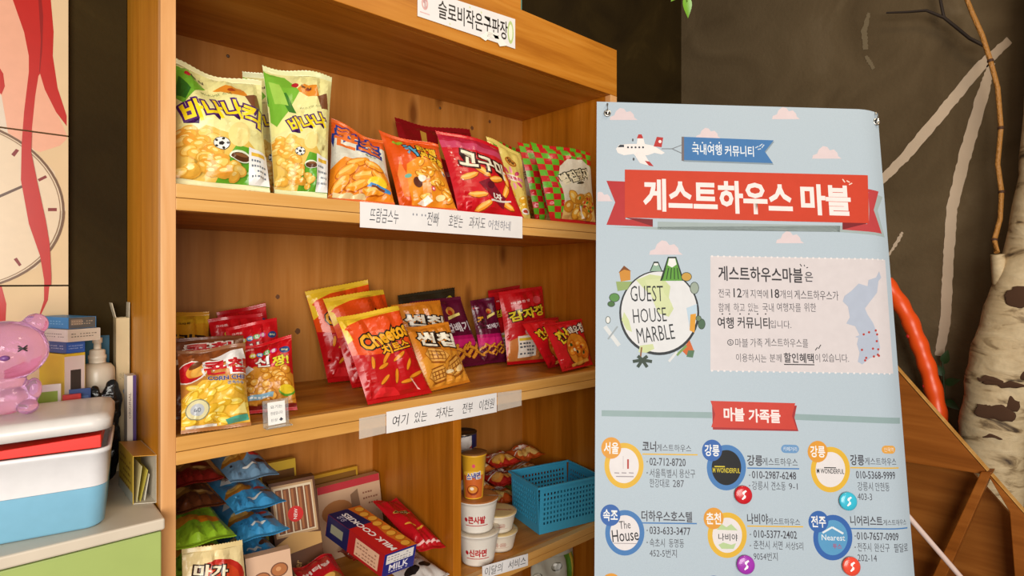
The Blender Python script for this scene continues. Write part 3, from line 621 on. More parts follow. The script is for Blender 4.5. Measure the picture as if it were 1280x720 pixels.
b = MB(); b.slab([sp(1226, 590, SX - .012), sp(1240, 590, SX - .012), sp(1172, 745, SX - .012), sp(1154, 745, SX - .012)], (.045, 0, 0), WD); b.build('slat', st, bevel=.002)
b = MB(); pa = sp(1060, 430); pz = sp(1300, 700)
b.slab([Vector((.07, pa.y, 0)), Vector((.07, pz.y, 0)), Vector((.07, pz.y, pz.z)), Vector((.07, pa.y, pa.z))], (.012, 0, 0), WD2); b.build('back_board', st)
pl = thing('white_pole', 'thin white pole slanting down from behind the right edge of the banner', 'pole', atD(1330, 875, 1.28)); o_ = pl.location.copy()
b = MB(); a0 = atD(1085, 587, 1.34); a1 = atD(1400, 955, 1.42); a1 = a0 + (a1 - a0) * (a0.z / (a0.z - a1.z)); 
pl.location = a1; b.tube([a0 - a1, Vector((0, 0, .006))], .0062, mat('#e6cdc4', .3), 12); b.build('shaft', pl)
b = MB(); dr = (a0 - a1).normalized(); b.tube([Vector((0, 0, .006)), Vector((0, 0, .006)) + dr * .03], .009, BK, 12); b.build('foot_cap', pl)

def birch():
    m = bpy.data.materials.new('birch_bark'); m.use_nodes = True; nt = m.node_tree; N = nt.nodes; L = nt.links; p = N['Principled BSDF']; p.inputs['Roughness'].default_value = .7
    tc = N.new('ShaderNodeTexCoord'); mp = N.new('ShaderNodeMapping'); mp.inputs['Scale'].default_value = (9, 9, 26); L.new(tc.outputs['Object'], mp.inputs[0])
    n = N.new('ShaderNodeTexNoise'); n.inputs['Scale'].default_value = 1.1; n.inputs['Detail'].default_value = 7; n.inputs['Distortion'].default_value = .8; L.new(mp.outputs[0], n.inputs[0])
    cr = N.new('ShaderNodeValToRGB'); e = cr.color_ramp.elements; e[0].position = .30; e[0].color = lin('#4a3826'); e[1].position = .72; e[1].color = lin('#e0cba4'); x = e.new(.38); x.color = lin('#9c8460'); x = e.new(.45); x.color = lin('#ccb48c')
    L.new(n.outputs[0], cr.inputs[0]); n3 = N.new('ShaderNodeTexNoise'); n3.inputs['Scale'].default_value = 90; L.new(tc.outputs['Object'], n3.inputs[0])
    mx = N.new('ShaderNodeMix'); mx.data_type = 'RGBA'; mx.blend_type = 'MULTIPLY'; mx.inputs[0].default_value = .5; L.new(cr.outputs[0], mx.inputs[6]); L.new(n3.outputs[0], mx.inputs[7]); mg = N.new('ShaderNodeMix'); mg.data_type = 'RGBA'; mg.inputs[0].default_value = .5; L.new(cr.outputs[0], mg.inputs[6]); L.new(mx.outputs[2], mg.inputs[7])
    L.new(mg.outputs[2], p.inputs['Base Color']); b = N.new('ShaderNodeBump'); b.inputs['Strength'].default_value = .5; b.inputs['Distance'].default_value = .01; L.new(n.outputs[0], b.inputs['Height']); L.new(b.outputs[0], p.inputs['Normal']); return m
BM = birch(); TX = 2.03
tr = thing('birch_trunk', 'pale birch trunk with dark scars standing against the right wall', 'tree trunk', (TX, -.84, 0)); o_ = tr.location.copy()
T = [(1244, 1150, 36), (1242, 800, 36), (1240, 640, 37), (1240, 570, 40), (1245, 510, 43), (1258, 450, 45), (1273, 390, 44), (1288, 330, 36), (1300, 260, 32), (1308, 190, 31), (1314, 60, 29), (1320, -120, 27), (1326, -320, 25)]
pts = []; rad = []
for i in range(len(T) - 1):
    for k in range(5):
        f = k / 5; x, y, r_ = [T[i][j] * (1 - f) + T[i + 1][j] * f for j in range(3)]; P = onX(x, y, TX) - o_; zc = (P + o_ - CAM).dot(F); pts.append(P); rad.append(min(.105, r_ * zc / FPX * .80))
b = MB(); b.tube(pts, rad, BM, 24)
for i, v in enumerate(b.v[:24 * len(pts)]):
    c_ = pts[i // 24] if i < 24 * len(pts) else v; d_ = (v - c_); b.v[i] = c_ + d_ * (1 + .10 * noise.noise(v * 14) + .05 * noise.noise(v * 40))
b.build('trunk', tr)
b = MB(); c0 = onX(1247, 318, TX - .04) - o_; c1 = onX(1250, 352, TX - .03) - o_; c2 = onX(1264, 395, TX) - o_; b.tube([c2, c1, c0], [.03, .019, .017], BM, 14); b.build('branch_stub', tr)
SCM = mat('#4a2f1c', .95)
for px, py, rx, rz in ((1243, 515, .046, .027), (1272, 372, .030, .032), (1262, 505, .03, .02), (1241, 546, .020, .008), (1255, 480, .05, .007), (1237, 474, .03, .009), (1290, 470, .03, .012)):
    P = onX(px, py, TX - .085) - o_; zz = P.z; j = min(range(len(pts)), key=lambda k: abs(pts[k].z - zz)); dv = (P - pts[j]); dv.z = 0; dv.normalize()
    b = MB(); b.ball(pts[j].xy.to_3d() + Vector((0, 0, zz)) + dv * rad[j] * 1.0, (.004, rx, rz), SCM, 20, 10)
    for i, v in enumerate(b.v): b.v[i] = v + Vector((0, noise.noise(v * 60) * .010, noise.noise(v * 55 + Vector((3, 1, 2))) * .010))
    b.build('bark_scar', tr)
def barkmat(n, c1, c2):
    return mat(c1, .55, bump=.5, bscale=120, kind=n)
tw = [(1246, 315.5), (1243, 300), (1250, 274), (1252, 240), (1247, 205), (1251, 160), (1247, 110), (1238, 76), (1228, 45), (1216, 18), (1204, -12), (1192, -60)]
b = MB(); P = [onX(x, y, TX - .045 + .06 * min(1, i / 3)) for i, (x, y) in enumerate(tw)]; b.tube(P, [.0072, .007, .0066, .0068, .0066, .0068, .0068, .0068, .007, .0068, .0064, .006], barkmat('twig', '#ab7636', '#5a3418'), 10)
for k in (1, 3, 5, 7): b.ball(P[k], (.0088, .0088, .008), mat('#4a2c18', .7), 8, 6)
tag(b.build('twig', origin=P[0]), 'golden brown twig rising from the birch stub against the right wall', 'twig')
b = MB(); P = [onX(x, y, 2.12) for x, y in ((1108, 16), (1135, 15), (1158, 13), (1180, 22), (1195, 34), (1212, 48), (1230, 57))]; b.tube(P, [.003, .0038, .0045, .005, .005, .005, .0055], mat('#2c2018', .7), 8)
b.tube([P[3], onX(1177, 8, 2.12), onX(1173, -14, 2.12), onX(1170, -40, 2.12)], [.0045, .0045, .004, .004], mat('#2c2018', .7), 8)
tag(b.build('twig', origin=P[6]), 'thin dark forked twig branching left near the top of the right wall', 'twig')

def leaf(mb, p, d, n, L_, W_, m):
    d = Vector(d).normalized(); n = Vector(n).normalized(); s_ = d.cross(n).normalized(); n = s_.cross(d); vs = []; fs = []
    for i in range(9):
        f = i / 8; w_ = W_ * math.sin(PI * f ** .8) * (1 - .15 * f); c_ = p + d * (L_ * f) - n * (L_ * .22 * f * f)
        vs += [c_ - s_ * w_ + n * w_ * .25, c_, c_ + s_ * w_ + n * w_ * .25]
    for i in range(8): fs += [(i * 3, i * 3 + 1, i * 3 + 4, i * 3 + 3), (i * 3 + 1, i * 3 + 2, i * 3 + 5, i * 3 + 4)]
    mb.add(vs, fs, m, True); k = len(vs); mb.add([v - n * .0006 for v in vs], [f[::-1] for f in fs], m, True)
vn = thing('hanging_vine', 'bright green leaf sprig hanging at the top edge above the banner', 'plant', atD(850, -40, 1.5)); o_ = vn.location.copy()
b = MB(); b.tube([Vector((0, 0, .10)), Vector((0, 0, .03)), atD(857, -14, 1.5) - o_, atD(859, 2, 1.5) - o_], .0016, mat('#5b7a2a', .5)); b.build('stem', vn)
LG = mat('#6fa32a', .35)
for px, py, d_, l_ in ((857, -6, (.2, -.1, -1), .055), (852, -12, (-.75, .3, -.75), .04), (866, -18, (.8, -.3, -.4), .045), (845, -45, (-.8, .4, .1), .05)):
    b = MB(); leaf(b, atD(px, py, 1.5) - o_, d_, -F + UP * .2, l_, .013, LG); b.build('leaf', vn)

tb = [(1106, 352), (1122, 374), (1136, 398), (1148, 428), (1160, 462), (1169, 496), (1176, 540), (1178, 600), (1176, 680), (1172, 1180)]
P = [onX(x, y, 2.08) for x, y in tb]; pts = []; rad = []
for i in range(len(P) - 1):
    n = max(3, int((P[i + 1] - P[i]).length / .010))
    for k in range(n): pts.append(P[i].lerp(P[i + 1], k / n))
pts.append(Vector((P[-1].x, P[-1].y, .02)))
pts = [p for p in pts if p.z > .015]
for i, p in enumerate(pts): rad.append(.026 + .002 * math.sin(i * .9))
b = MB(); b.tube(pts, rad, mat('#f4561a', .35), 16)
tt = thing('ribbed_tube', 'bright orange-red knobbly tube curving down the wall behind the banner', 'tube', pts[-1]); o_ = tt.location.copy()
b.v = [v - o_ for v in b.v]; b.build('tube_body', tt)
for i in range(4, len(pts) - 2, 8):
    if pts[i].z > .5: b = MB(); b.ball(pts[i] - o_ + Vector((-.012, (.5 if (i // 8) % 2 else .9) * .020, 0)), (.008, .008, .008), mat('#d22a2a', .35), 8, 6); b.build('nub', tt)
fg = thing('leafy_sprig', 'dark green leaf sprig beside the orange-red tube', 'plant', onX(1184, 560, 2.14)); o_ = fg.location.copy(); b = MB()
b.tube([onX(1184, 560, 2.14) - o_, onX(1181, 500, 2.14) - o_, onX(1178, 450, 2.14) - o_], .003, mat('#2c3a1a', .6)); b.build('stem', fg)
for px, py, d_ in ((1180, 470, (-.3, .5, .8)), (1181, 480, (-.3, -.7, .4)), (1182, 500, (-.4, -.6, -.3)), (1181, 495, (-.3, .5, -.5)), (1180, 455, (-.3, -.2, .9))):
    b = MB(); leaf(b, onX(px, py, 2.14) - o_, d_, (-1, 0, .3), .05, .014, mat('#27451f', .5)); b.build('leaf', fg)

# ------------------------------------------------------------------ snack bags, top shelf
GT, GMID = 'snack bags on the top shelf', 'snack bags on the middle shelf'
PUFF = ('#d8a038', '#e8b244', '#f0c864', '#e29c34', '#f4d884'); ORG = ('#c8640c', '#e07a12', '#f09224', '#d86a0c', '#f8b858'); GOLD = ('#a8661a', '#cf8a2a', '#dda040', '#b8741c', '#f0c878'); YEL = ('#d8a022', '#efc03a', '#f4d058', '#e0a828', '#faeaa0')
def ball_art(p, x, y, r):
    p.e(x, y, r, r, ink('#2a2a28')); p.e(x, y, r * .93, r * .93, ink('#e8e8e2'))
    p.e(x, y, r * .36, r * .36, ink('#2a2622'), 0, 5)
    for k in range(5): p.e(x + r * .74 * math.cos(k * 1.257), y + r * .74 * math.sin(k * 1.257) / p.a, r * .2, r * .2, ink('#2a2622'), 0, 6)
def cocoa(p, x, y):
    p.e(x, y, .13, .075, ink('#e9efd8'), 8); p.e(x, y - .005, .115, .055, ink('#5a3218'), 8); p.e(x + .01, y + .012, .08, .022, ink('#8a5a34'), 8)
def banana(p, title=True):
    p.r(0, 0, 1, 1, ink('#e9e29c')); p.p([(0, .30), (.3, .44), (.75, .36), (1, .22), (1, 0), (0, 0)], ink('#e3bc58')); p.p([(.42, 0), (.5, .16), (.62, .30), (.84, .30), (1, .14), (1, 0)], ink('#5fa428'))
    p.p([(0, 1), (.0, .70), (.08, .62), (.2, .74), (.34, .82), (.12, .97)], ink('#6fae2e')); p.p([(0, .72), (.10, .66), (.16, .76), (.05, .88)], ink('#2f6a22')); p.p([(.04, .95), (.16, .92), (.32, .80), (.18, .93)], ink('#a9cf5a'))
    p.p([(.42, .83), (.56, .90), (.74, .90), (.80, .80), (.60, .79)], ink('#dd8a2a')); p.e(.62, .85, .05, .03, ink('#a8451c'), 20); p.p([(.76, .80), (.92, .86), (.96, .72), (.84, .70)], ink('#7a4a2c'))
    p.p([(.02, .52), (.5, .64), (.98, .56), (.98, .44), (.5, .52), (.02, .42)], ink('#f2ea9c'))
    heap(p, .04, .03, .46, .40, 26, .085, .062, PUFF, 3); heap(p, .48, .02, .66, .12, 4, .07, .05, PUFF, 5)
    p.e(.66, .40, .12, .18, ink('#ecd88a'), -18)
    ball_art(p, .46, .30, .085); cocoa(p, .66, .20)
    if title: p.t('바나나', .39, .60, .66, .27, ink('#f4d81a'), 16, .05, ink('#4e1a68'), .12, .02); p.t('킥', .83, .61, .23, .27, ink('#f4d81a'), -8, .05, ink('#4e1a68'), .12)
    if title: p.t('바나나맛 스낵', .44, .775, .34, .045, ink('#5a6a38'), 14, .0); p.t('농심', .25, .90, .16, .05, ink('#4a3a34'), 0, .03); p.e(.14, .905, .035, .035, ink('#b8242e'))
    p.p([(.76, .30), (1, .28), (1, .0), (.76, .0)], ink('#e8e8e6')); p.r(.79, .235, .96, .265, ink('#e2b53a'))
    for k in range(4): scribble(p, .79, .20 - k * .045, .97, 6, .022, ink('#66707c'), k)
def banana2(p):
    banana(p, False); p.p([(.02, .98), (.02, .55), (.10, .50), (.28, .62), (.48, .82), (.30, .97)], ink('#78b436')); p.p([(.16, .78), (.28, .80), (.42, .62), (.30, .62)], ink('#3c7a26')); p.p([(.05, .9), (.2, .88), (.3, .68), (.1, .7)], ink('#a2cc54'))
    p.e(.42, .875, .05, .05, ink('#b8242e')); p.t('농심', .58, .865, .16, .06, ink('#4a3a34'), -8, .03); p.t('바나나맛 스낵', .66, .70, .36, .045, ink('#5a6a38'), 18, 0)
    p.t('바나나', .60, .56, .66, .27, ink('#f4d81a'), 24, .05, ink('#4e1a68'), .12, .02)
stand('cream and green banana puff bag at the left end of the top shelf', (215, .03), (338, .025), (213, 78), (325, 106), Z1, .075, '#e6dfae', .07, art=banana, seed=1, group=GT)
stand('slim cream and green banana puff bag second from the left on the top shelf', (343, .05), (409, .03), (328, 82), (415, 98), Z1, .055, '#dfe2ae', .06, art=banana2, seed=2, group=GT)
stand('banana puff bag mostly hidden between and behind the two front banana bags', (300, .16), (378, .16), (304, 89), (372, 104), Z1, .05, '#e0e0b4', .05, art=banana, seed=3, group=GT)
def concho(p):
    p.r(0, 0, 1, 1, ink('#d9d6c6')); p.p([(0, 1), (0, .80), (.3, .84), (.7, .80), (1, .86), (1, 1)], ink('#dd5a1c')); p.p([(0, .36), (.2, .5), (.8, .5), (1, .3), (1, 0), (0, 0)], ink('#e8881c'))
    p.t('콘초', .46, .78, .80, .36, ink('#e0702a'), -6, .05, ink('#243a8a'), .13, .0); p.t('옥수수', .66, .60, .2, .05, ink('#4a6a3c'), -4, .02)
    for x, y, r_, L_ in ((.42, .46, 28, .22), (.7, .45, -14, .18), (.25, .32, 40, .22), (.55, .30, 20, .24), (.16, .15, 55, .2), (.42, .16, 30, .22), (.78, .3, -30, .16), (.66, .1, 10, .2)):
        p.e(x, y, L_ * 1.05, .092, ink('#b85c0a'), r_); p.e(x, y + .006, L_ * .97, .078, ink('#f09a24'), r_); p.e(x - .02, y + .02, L_ * .7, .03, ink('#fac060'), r_)
    p.e(.74, .22, .17, .12, ink('#f0cc2a'), 10); p.p([(.56, .16), (.94, .09), (.98, .15), (.62, .21)], ink('#3a86c4')); p.p([(.62, .15), (.84, .11), (.86, .14), (.64, .18)], ink('#7a3a1c')); p.r(.06, .0, .55, .05, ink('#e4d29a'))
stand('white and orange corn cone bag right of the banana puff bags', (409, .06), (494, .03), (413, 151), (478, 178), Z1, .055, '#dd641f', .06, art=concho, seed=4, group=GT)
def caramel(p):
    p.r(0, 0, 1, 1, ink('#dc5414')); p.p([(.22, 0), (.16, .3), (.26, .56), (.5, .70), (1, .62), (1, 0)], ink('#e89022')); p.p([(.10, .1), (.06, .4), (.16, .62), (.2, .4), (.18, .1)], ink('#ee8238'))
    heap(p, .40, .08, .92, .62, 18, .10, .045, ('#b86a10', '#eea62c', '#f6bc48', '#e08e1c', '#fcdc92'), 8, (-60, 60))
    p.e(.90, .50, .035, .06, ink('#f4f0e2')); p.e(.91, .49, .02, .04, ink('#2a2018')); p.e(.36, .30, .08, .09, ink('#5a2a1a')); p.e(.44, .36, .06, .06, ink('#eee6d6')); p.e(.22, .38, .06, .035, ink('#6fae9c'), 20); p.e(.60, .22, .04, .04, ink('#d84a5a')); p.e(.6, .22, .018, .018, ink('#eee8e0'))
    p.p([(.30, .02), (.5, .14), (.56, .06), (.44, 0)], ink('#f0e8da')); p.e(.72, .12, .10, .05, ink('#f8dc9a'), 20)
    p.t('카', .42, .80, .20, .24, ink('#58a6cc'), 12, .07, ink('#1e2a30'), .15); p.t('라멜', .70, .84, .32, .15, ink('#f0be2c'), -4, .06, ink('#2a2418'), .13); p.t('콘땅콩', .76, .70, .44, .14, ink('#f0be2c'), -10, .06, ink('#2a2418'), .13)
    p.e(.24, .90, .10, .04, ink('#8fae2a'), 14)
stand('orange bag with a blue and yellow logo, left of the red sweet potato bag', (500, .06), (572, .03), (473, 164), (546, 184), Z1, .055, '#dc5414', .06, art=caramel, seed=5, group=GT)
def sweetpot(p):
    p.r(0, 0, 1, 1, ink('#c81220')); p.r(0, .82, 1, 1, ink('#b8203e')); p.p([(0, .82), (1, .80), (1, .90), (0, .92)], ink('#c84466'))
    for x, y, r_ in ((.24, .44, 20), (.42, .52, -42), (.30, .20, 4), (.62, .42, 14), (.78, .30, 60), (.74, .12, -40), (.36, .06, 30), (.85, .47, 80)):
        p.e(x, y, .15, .052, ink('#9a3c08'), r_, 8); p.e(x, y + .006, .14, .042, ink('#ee9a2c'), r_, 8); p.e(x, y + .014, .12, .018, ink('#f8c468'), r_, 8)
    p.p([(.34, .36), (.50, .42), (.74, .20), (.70, .06), (.52, .14)], ink('#7c1428')); p.e(.52, .34, .06, .05, ink('#5a0e20'), 30)
    p.t('고구마', .54, .63, .72, .26, ink('#efe6cc'), -10, .05, ink('#3a1410'), .13); p.t('L자', .60, .20, .14, .09, ink('#ece6de'), -6, .05); p.p([(.46, .12), (.82, .15), (.82, .17), (.46, .145)], ink('#ded6d0'))
    for k in range(5): p.e(.10 + .01 * k, .75 - k * .09, .012, .012, ink('#f0c8c4'), n=8)
stand('red bag with cream lettering and sweet potato sticks, right of the orange bag', (573, .06), (655, .045), (546, 162), (624, 184), Z1, .055, '#c81220', .06, art=sweetpot, seed=6, group=GT)
def yellowp(p):
    p.r(0, 0, 1, 1, ink('#dcc668')); p.r(.12, .72, .24, .98, ink('#5a9a34')); p.e(.55, .80, .2, .12, ink('#a8621c')); p.e(.55, .80, .16, .085, ink('#d89a44')); p.t('양파', .56, .80, .3, .11, ink('#4a2c14'), -8, .05)
    for k in range(8): p.e(.5 + .26 * math.cos(k * .785), .56 + .12 * math.sin(k * .785), .10, .05, ink('#c83a6a' if k % 2 else '#e89ab0'), k * 45)
    p.e(.5, .56, .18, .10, ink('#f0e0d8')); p.t('크림', .5, .56, .36, .10, ink('#c02a5a'), 0, .04); heap(p, .2, .1, .8, .34, 8, .14, .08, YEL, 4); p.e(.8, .10, .16, .09, ink('#e8e6e0')); p.e(.8, .10, .1, .05, ink('#b03a2a'))
stand('small yellow bag with pink lettering behind the red sweet potato bag', (632, .10), (664, .095), (607, 172), (652, 193), Z1, .03, '#dcc668', .05, art=yellowp, seed=7, group=GT)
def darkred(p):
    p.r(0, 0, 1, 1, ink('#8c1018')); [p.p([(.22 + k * .22, .62), (.28 + k * .22, .60), (.36 + k * .22, .92), (.30 + k * .22, .95)], ink('#c8963a')) for k in range(3)]; p.p([(.7, .8), (.9, .9), (.86, .74)], ink('#e8b84a'))
stand('dark red bag with gold stripes lying at the back above the orange bag', (515, .25), (618, .25), (491, 150), (585, 164), Z1, .06, '#8c1018', .10, art=darkred, seed=8, group=GT)
def check(p):
    n = 9; m_ = 12
    p.r(0, 0, 1, 1, ink('#c4181c'))
    for i in range(n):
        for j in range(m_):
            if (i + j) % 2: p.r(i / n, j / m_, (i + 1) / n, (j + 1) / m_, ink('#5fae24'))
    p.p([(.24, .0), (.28, .24), (.26, .5), (.34, .74), (.5, .86), (.75, .88), (1, .8), (1, 0)], ink('#e2dac8')); p.p([(.24, .0), (.28, .22), (.5, .30), (.8, .40), (1, .34), (1, 0)], ink('#e0b870'))
    heap(p, .32, .04, .95, .34, 15, .10, .07, ('#c07c1a', '#e4a430', '#eeb648', '#d48c24', '#f6d88e'), 6); [p.e(.62 + .05 * (k % 7), .14 + .055 * (k % 4), .028, .018, ink(('#b8341c', '#5a9a34', '#d8481c')[k % 3]), k * 40, 8) for k in range(14)]; p.p([(.62, .20), (.66, .20), (.72, .03), (.67, .02)], ink('#f4efe4'))
    p.t('벌집핏자', .60, .63, .62, .16, ink('#e9dfc0'), 16, .05, ink('#33301c'), .13, .02); p.e(.64, .52, .10, .02, ink('#4a4636'), 14)
stand('frontmost red and green checked bag with a pale oval front on the top shelf', (688, .03), (745, .025), (664, 178), (738, 192), Z1, .040, '#c4181c', .03, art=check, seed=9, group=GT, seal='#5fae24', seal2='#c4181c')
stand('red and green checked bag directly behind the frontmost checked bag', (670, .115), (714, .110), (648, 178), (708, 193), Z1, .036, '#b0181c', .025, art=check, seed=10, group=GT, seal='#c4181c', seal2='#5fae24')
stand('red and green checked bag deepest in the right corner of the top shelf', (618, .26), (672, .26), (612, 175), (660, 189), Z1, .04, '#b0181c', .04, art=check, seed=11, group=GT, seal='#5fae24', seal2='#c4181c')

# ------------------------------------------------------------------ snack bags, middle shelf
def corn(p):
    p.r(0, 0, 1, 1, ink('#c0813a')); p.r(0, .78, 1, 1, ink('#8a4a22')); p.p([(.44, .86), (.95, .98), (1, .84), (.72, .82)], ink('#ece8e6')); p.p([(0, .38), (.3, .56), (1, .52), (1, 0), (0, 0)], ink('#eab63e'))
    p.e(.17, .71, .24, .20, ink('#ece6dc'), 30); p.e(.16, .71, .21, .18, ink('#bf1622'), 30); p.e(.24, .72, .16, .13, ink('#e0933a'), 30); p.e(.26, .70, .12, .09, ink('#efb654'), 40); p.e(.24, .80, .12, .05, ink('#6a3a1a'), 30)
    heap(p, .06, .04, .95, .50, 26, .13, .052, ('#d8a624', '#f2c840', '#f8d85c', '#e8b630', '#fae890'), 12, (-30, 60))
    p.t('콘칩', .67, .73, .64, .25, ink('#c41a24'), 2, .06, ink('#f2eeea'), .14); p.t('CORN CHIP', .68, .575, .60, .075, ink('#1f2a7a'), 0, .03, ink('#f0e6d0'), .06); p.t('군옥수수', .80, .50, .26, .06, ink('#5c6a9a'), 0, .02, ink('#f2eee0'), .05)
    p.e(.22, .21, .17, .17, ink('#8a8a70')); p.e(.22, .21, .155, .155, ink('#dcd2a2')); p.e(.22, .21, .10, .10, ink('#b8bcc2')); p.t('60', .22, .21, .1, .07, ink('#7a808a'), 0, .02); p.p([(.62, .06), (.96, .11), (.98, .03), (.66, 0)], ink('#4aa08a')); p.p([(.70, .10), (.92, .26), (.96, .12)], ink('#f8e48a')); p.r(.06, .0, .5, .028, ink('#eae4da'))
stand('gold corn chip bag with big red lettering at the front left of the middle shelf', (226, 545), (314, 534), (221, 440), (306, 432), Z2, .075, '#a86a32', .05, art=corn, seed=12, group=GMID, seal='#8a5a3c')
def corn2(p):
    p.r(0, 0, 1, 1, ink('#6f3a1e')); p.t('콘칩', .5, .88, .62, .16, ink('#bb1c26'), 2, .06, ink('#e6dcd6'), .12); p.p([(0, .74), (.5, .80), (1, .76), (1, .70), (0, .68)], ink('#d8c8b8')); p.r(.2, .3, .8, .66, ink('#cf9a3c'))
stand('brown bag with red lettering squeezed behind the gold corn chip bag', (214, .125), (305, .115), (212, 425), (305, 420), Z2, .034, '#6f3a1e', .035, art=corn2, seed=13, group=GMID)
def jori(p):
    p.r(0, 0, 1, 1, ink('#d39422')); p.r(0, .90, 1, 1, ink('#d8a426')); p.t('죠리퐁', .5, .70, .86, .24, ink('#1f1712'), -6, .05); heap(p, .1, .05, .9, .45, 14, .08, .05, GOLD, 4); p.t('크라운', .5, .90, .24, .05, ink('#3a2c18'), 0, .03)
stand('mustard yellow bag with black brush lettering at the back left of the middle shelf', (196, .24), (262, .24), (193, 393), (262, 390), Z2, .05, '#d09020', .05, art=jori, seed=14, group=GMID)
def jjang(p):
    p.r(0, 0, 1, 1, ink('#c4121a')); p.p([(.05, .48), (.3, .62), (.7, .60), (1, .46), (1, .05), (0, .05)], ink('#cf8a2a'))
    heap(p, .10, .14, .95, .56, 24, .085, .075, ('#b06a18', '#dc9830', '#e8aa46', '#cc8624', '#f2c878'), 9)
    for k, c_ in enumerate(('#d8c42a', '#3a8ac8', '#3a9a3c', '#c83a8a')): p.e(.28 + k * .125, .815 + .01 * k, .062, .055, ink(c_)); p.t('빼빼로콩'[k], .28 + k * .125, .815 + .01 * k, .07, .07, ink('#f2efe4'), 0, .03)
    p.e(.86, .83, .10, .07, ink('#23407c')); p.t('Big', .86, .83, .12, .05, ink('#c8d0a0'), 0, .02); p.t('신', .45, .69, .24, .20, ink('#f4efe8'), 4, .05, ink('#6a1010'), .08); p.t('짱!', .78, .67, .28, .19, ink('#d6cc2c'), 4, .05, ink('#6a1010'), .08)
    p.p([(.05, .56), (.2, .66), (.3, .58), (.14, .50)], ink('#e8e4de')); p.p([(.08, .09), (.62, .15), (.64, .22), (.10, .17)], ink('#8ab4cc')); scribble(p, .12, .15, .58, 7, .03, ink('#e9f0f2'), 2); p.e(.86, .22, .14, .10, ink('#5a9a2c')); p.e(.86, .24, .13, .085, ink('#e8c82c')); p.r(0, 0, 1, .05, ink('#7a1c14')); p.t('크라운', .2, .93, .2, .05, ink('#f0c8c4'), 0, .02)
GJ = GMID
stand('red bag with round snack balls and white and yellow lettering behind a small price holder', (290, 521), (372, 514), (297, 436), (364, 421), Z2, .055, '#c4121a', .05, art=jjang, seed=15, group=GJ)
stand('red bag with coloured letter dots directly behind the frontmost red snack ball bag', (286, .175), (358, .168), (282, 411), (346, 398), Z2, .036, '#c4121a', .035, art=jjang, seed=16, group=GJ)
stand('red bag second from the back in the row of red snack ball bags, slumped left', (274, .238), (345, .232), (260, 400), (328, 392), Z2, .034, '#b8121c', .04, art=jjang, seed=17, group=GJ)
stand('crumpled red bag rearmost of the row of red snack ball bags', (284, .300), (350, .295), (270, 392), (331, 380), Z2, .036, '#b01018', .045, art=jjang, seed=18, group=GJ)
ph = thing('price_holder', 'small clear price holder with a white card in front of the red snack ball bag', 'price holder', onZ(347, 533, Z2)); o_ = ph.location.copy()
a0, a1 = onZ(329, 535, Z2) - o_, onZ(361, 529, Z2) - o_; hz = Vector((0, .006, .046)); n_ = Vector((0, -.002, 0)); ac = mat('#e6ecec', .08, trans=.85)
b = MB(); b.slab([a0, a1, a1 + hz, a0 + hz], n_, ac); b.slab([a0 + n_, a1 + n_, a1 + n_ * 9, a0 + n_ * 9], (0, 0, .0018), ac); b.build('acrylic_stand', ph)
b = MB(); c0, c1 = a0.lerp(a1, .18) + n_ * 1.15 + hz * .06, a0.lerp(a1, .86) + n_ * 1.15 + hz * .06; b.slab([c0, c1, c1 + hz * .86, c0 + hz * .86], n_ * .2, paper('#eceae6')); pr = Print(1.1)
for tx, y in (('요기는', .78), ('천원입니다', .5), ('신상 ♣', .2)): pr.t(tx, .5, y, .7, .16, K2, 0, .0)
c0 = c0 + n_ * .2; c1 = c1 + n_ * .2
pr.lay(b, lambda s, t, h: c0 + (c1 - c0) * s + hz * (.86 * t) + Vector((0, -h, 0))); b.build('price_card', ph)
def cheese(p):
    p.r(0, 0, 1, 1, ink('#b81014')); p.p([(0, .99), (0, .56), (.2, .52), (.6, .50), (1, .60), (1, .99)], ink('#dd4a12')); p.p([(0, 1), (0, .86), (.10, .92), (.35, .97), (1, .99), (1, 1)], ink('#e2b82a')); p.p([(0, .90), (.06, .86), (.08, .74), (0, .70)], ink('#e2b82a'))
    for x, y, r_, L_ in ((.20, .42, 75, .10), (.44, .46, 48, .14), (.34, .36, 20, .10), (.82, .20, 15, .15), (.62, .44, 30, .12), (.72, .33, 60, .10), (.50, .22, 70, .12), (.3, .2, 40, .10), (.64, .14, 5, .12)):
        p.e(x, y, L_, .032, ink('#8f3a08'), r_, 12); p.e(x, y + .004, L_ * .95, .024, ink('#e08a1e'), r_, 12)
    p.p([(.10, .02), (.2, .12), (.42, .10), (.5, .0)], ink('#d82428')); p.p([(.8, .03), (.84, .02), (.72, .16), (.69, .17)], ink('#f0b8b0'))
    p.t('Cheetos', .56, .72, .80, .22, ink('#eaa61e'), 10, .06, ink('#1d1410'), .15); p.t('치토스', .64, .56, .48, .14, ink('#eaa61e'), 6, .05, ink('#1d1410'), .13)
def cheese_seal(p): cheese(p)
for lab, b1, b2, t1, t2, sd, ln in (('red and orange cheese stick bag frontmost of its row, big yellow lettering', (460, 508), (540, 493), (420, 398), (496, 384), 19, .055),
    ('red and orange cheese stick bag second in its row with a yellow seal showing', (440, 487), (512, 476), (405, 374), (481, 362), 20, .055), ('red and orange cheese stick bag rearmost of its row, leaning left', (410, .305), (480, .295), (380, 366), (460, 350), 21, .04)):
    stand(lab, b1, b2, t1, t2, Z2, .05, '#c01418', ln, art=cheese, seed=sd, group=GMID, seal='#dcb22c', seal_low='#b81014', back='#241c1a')
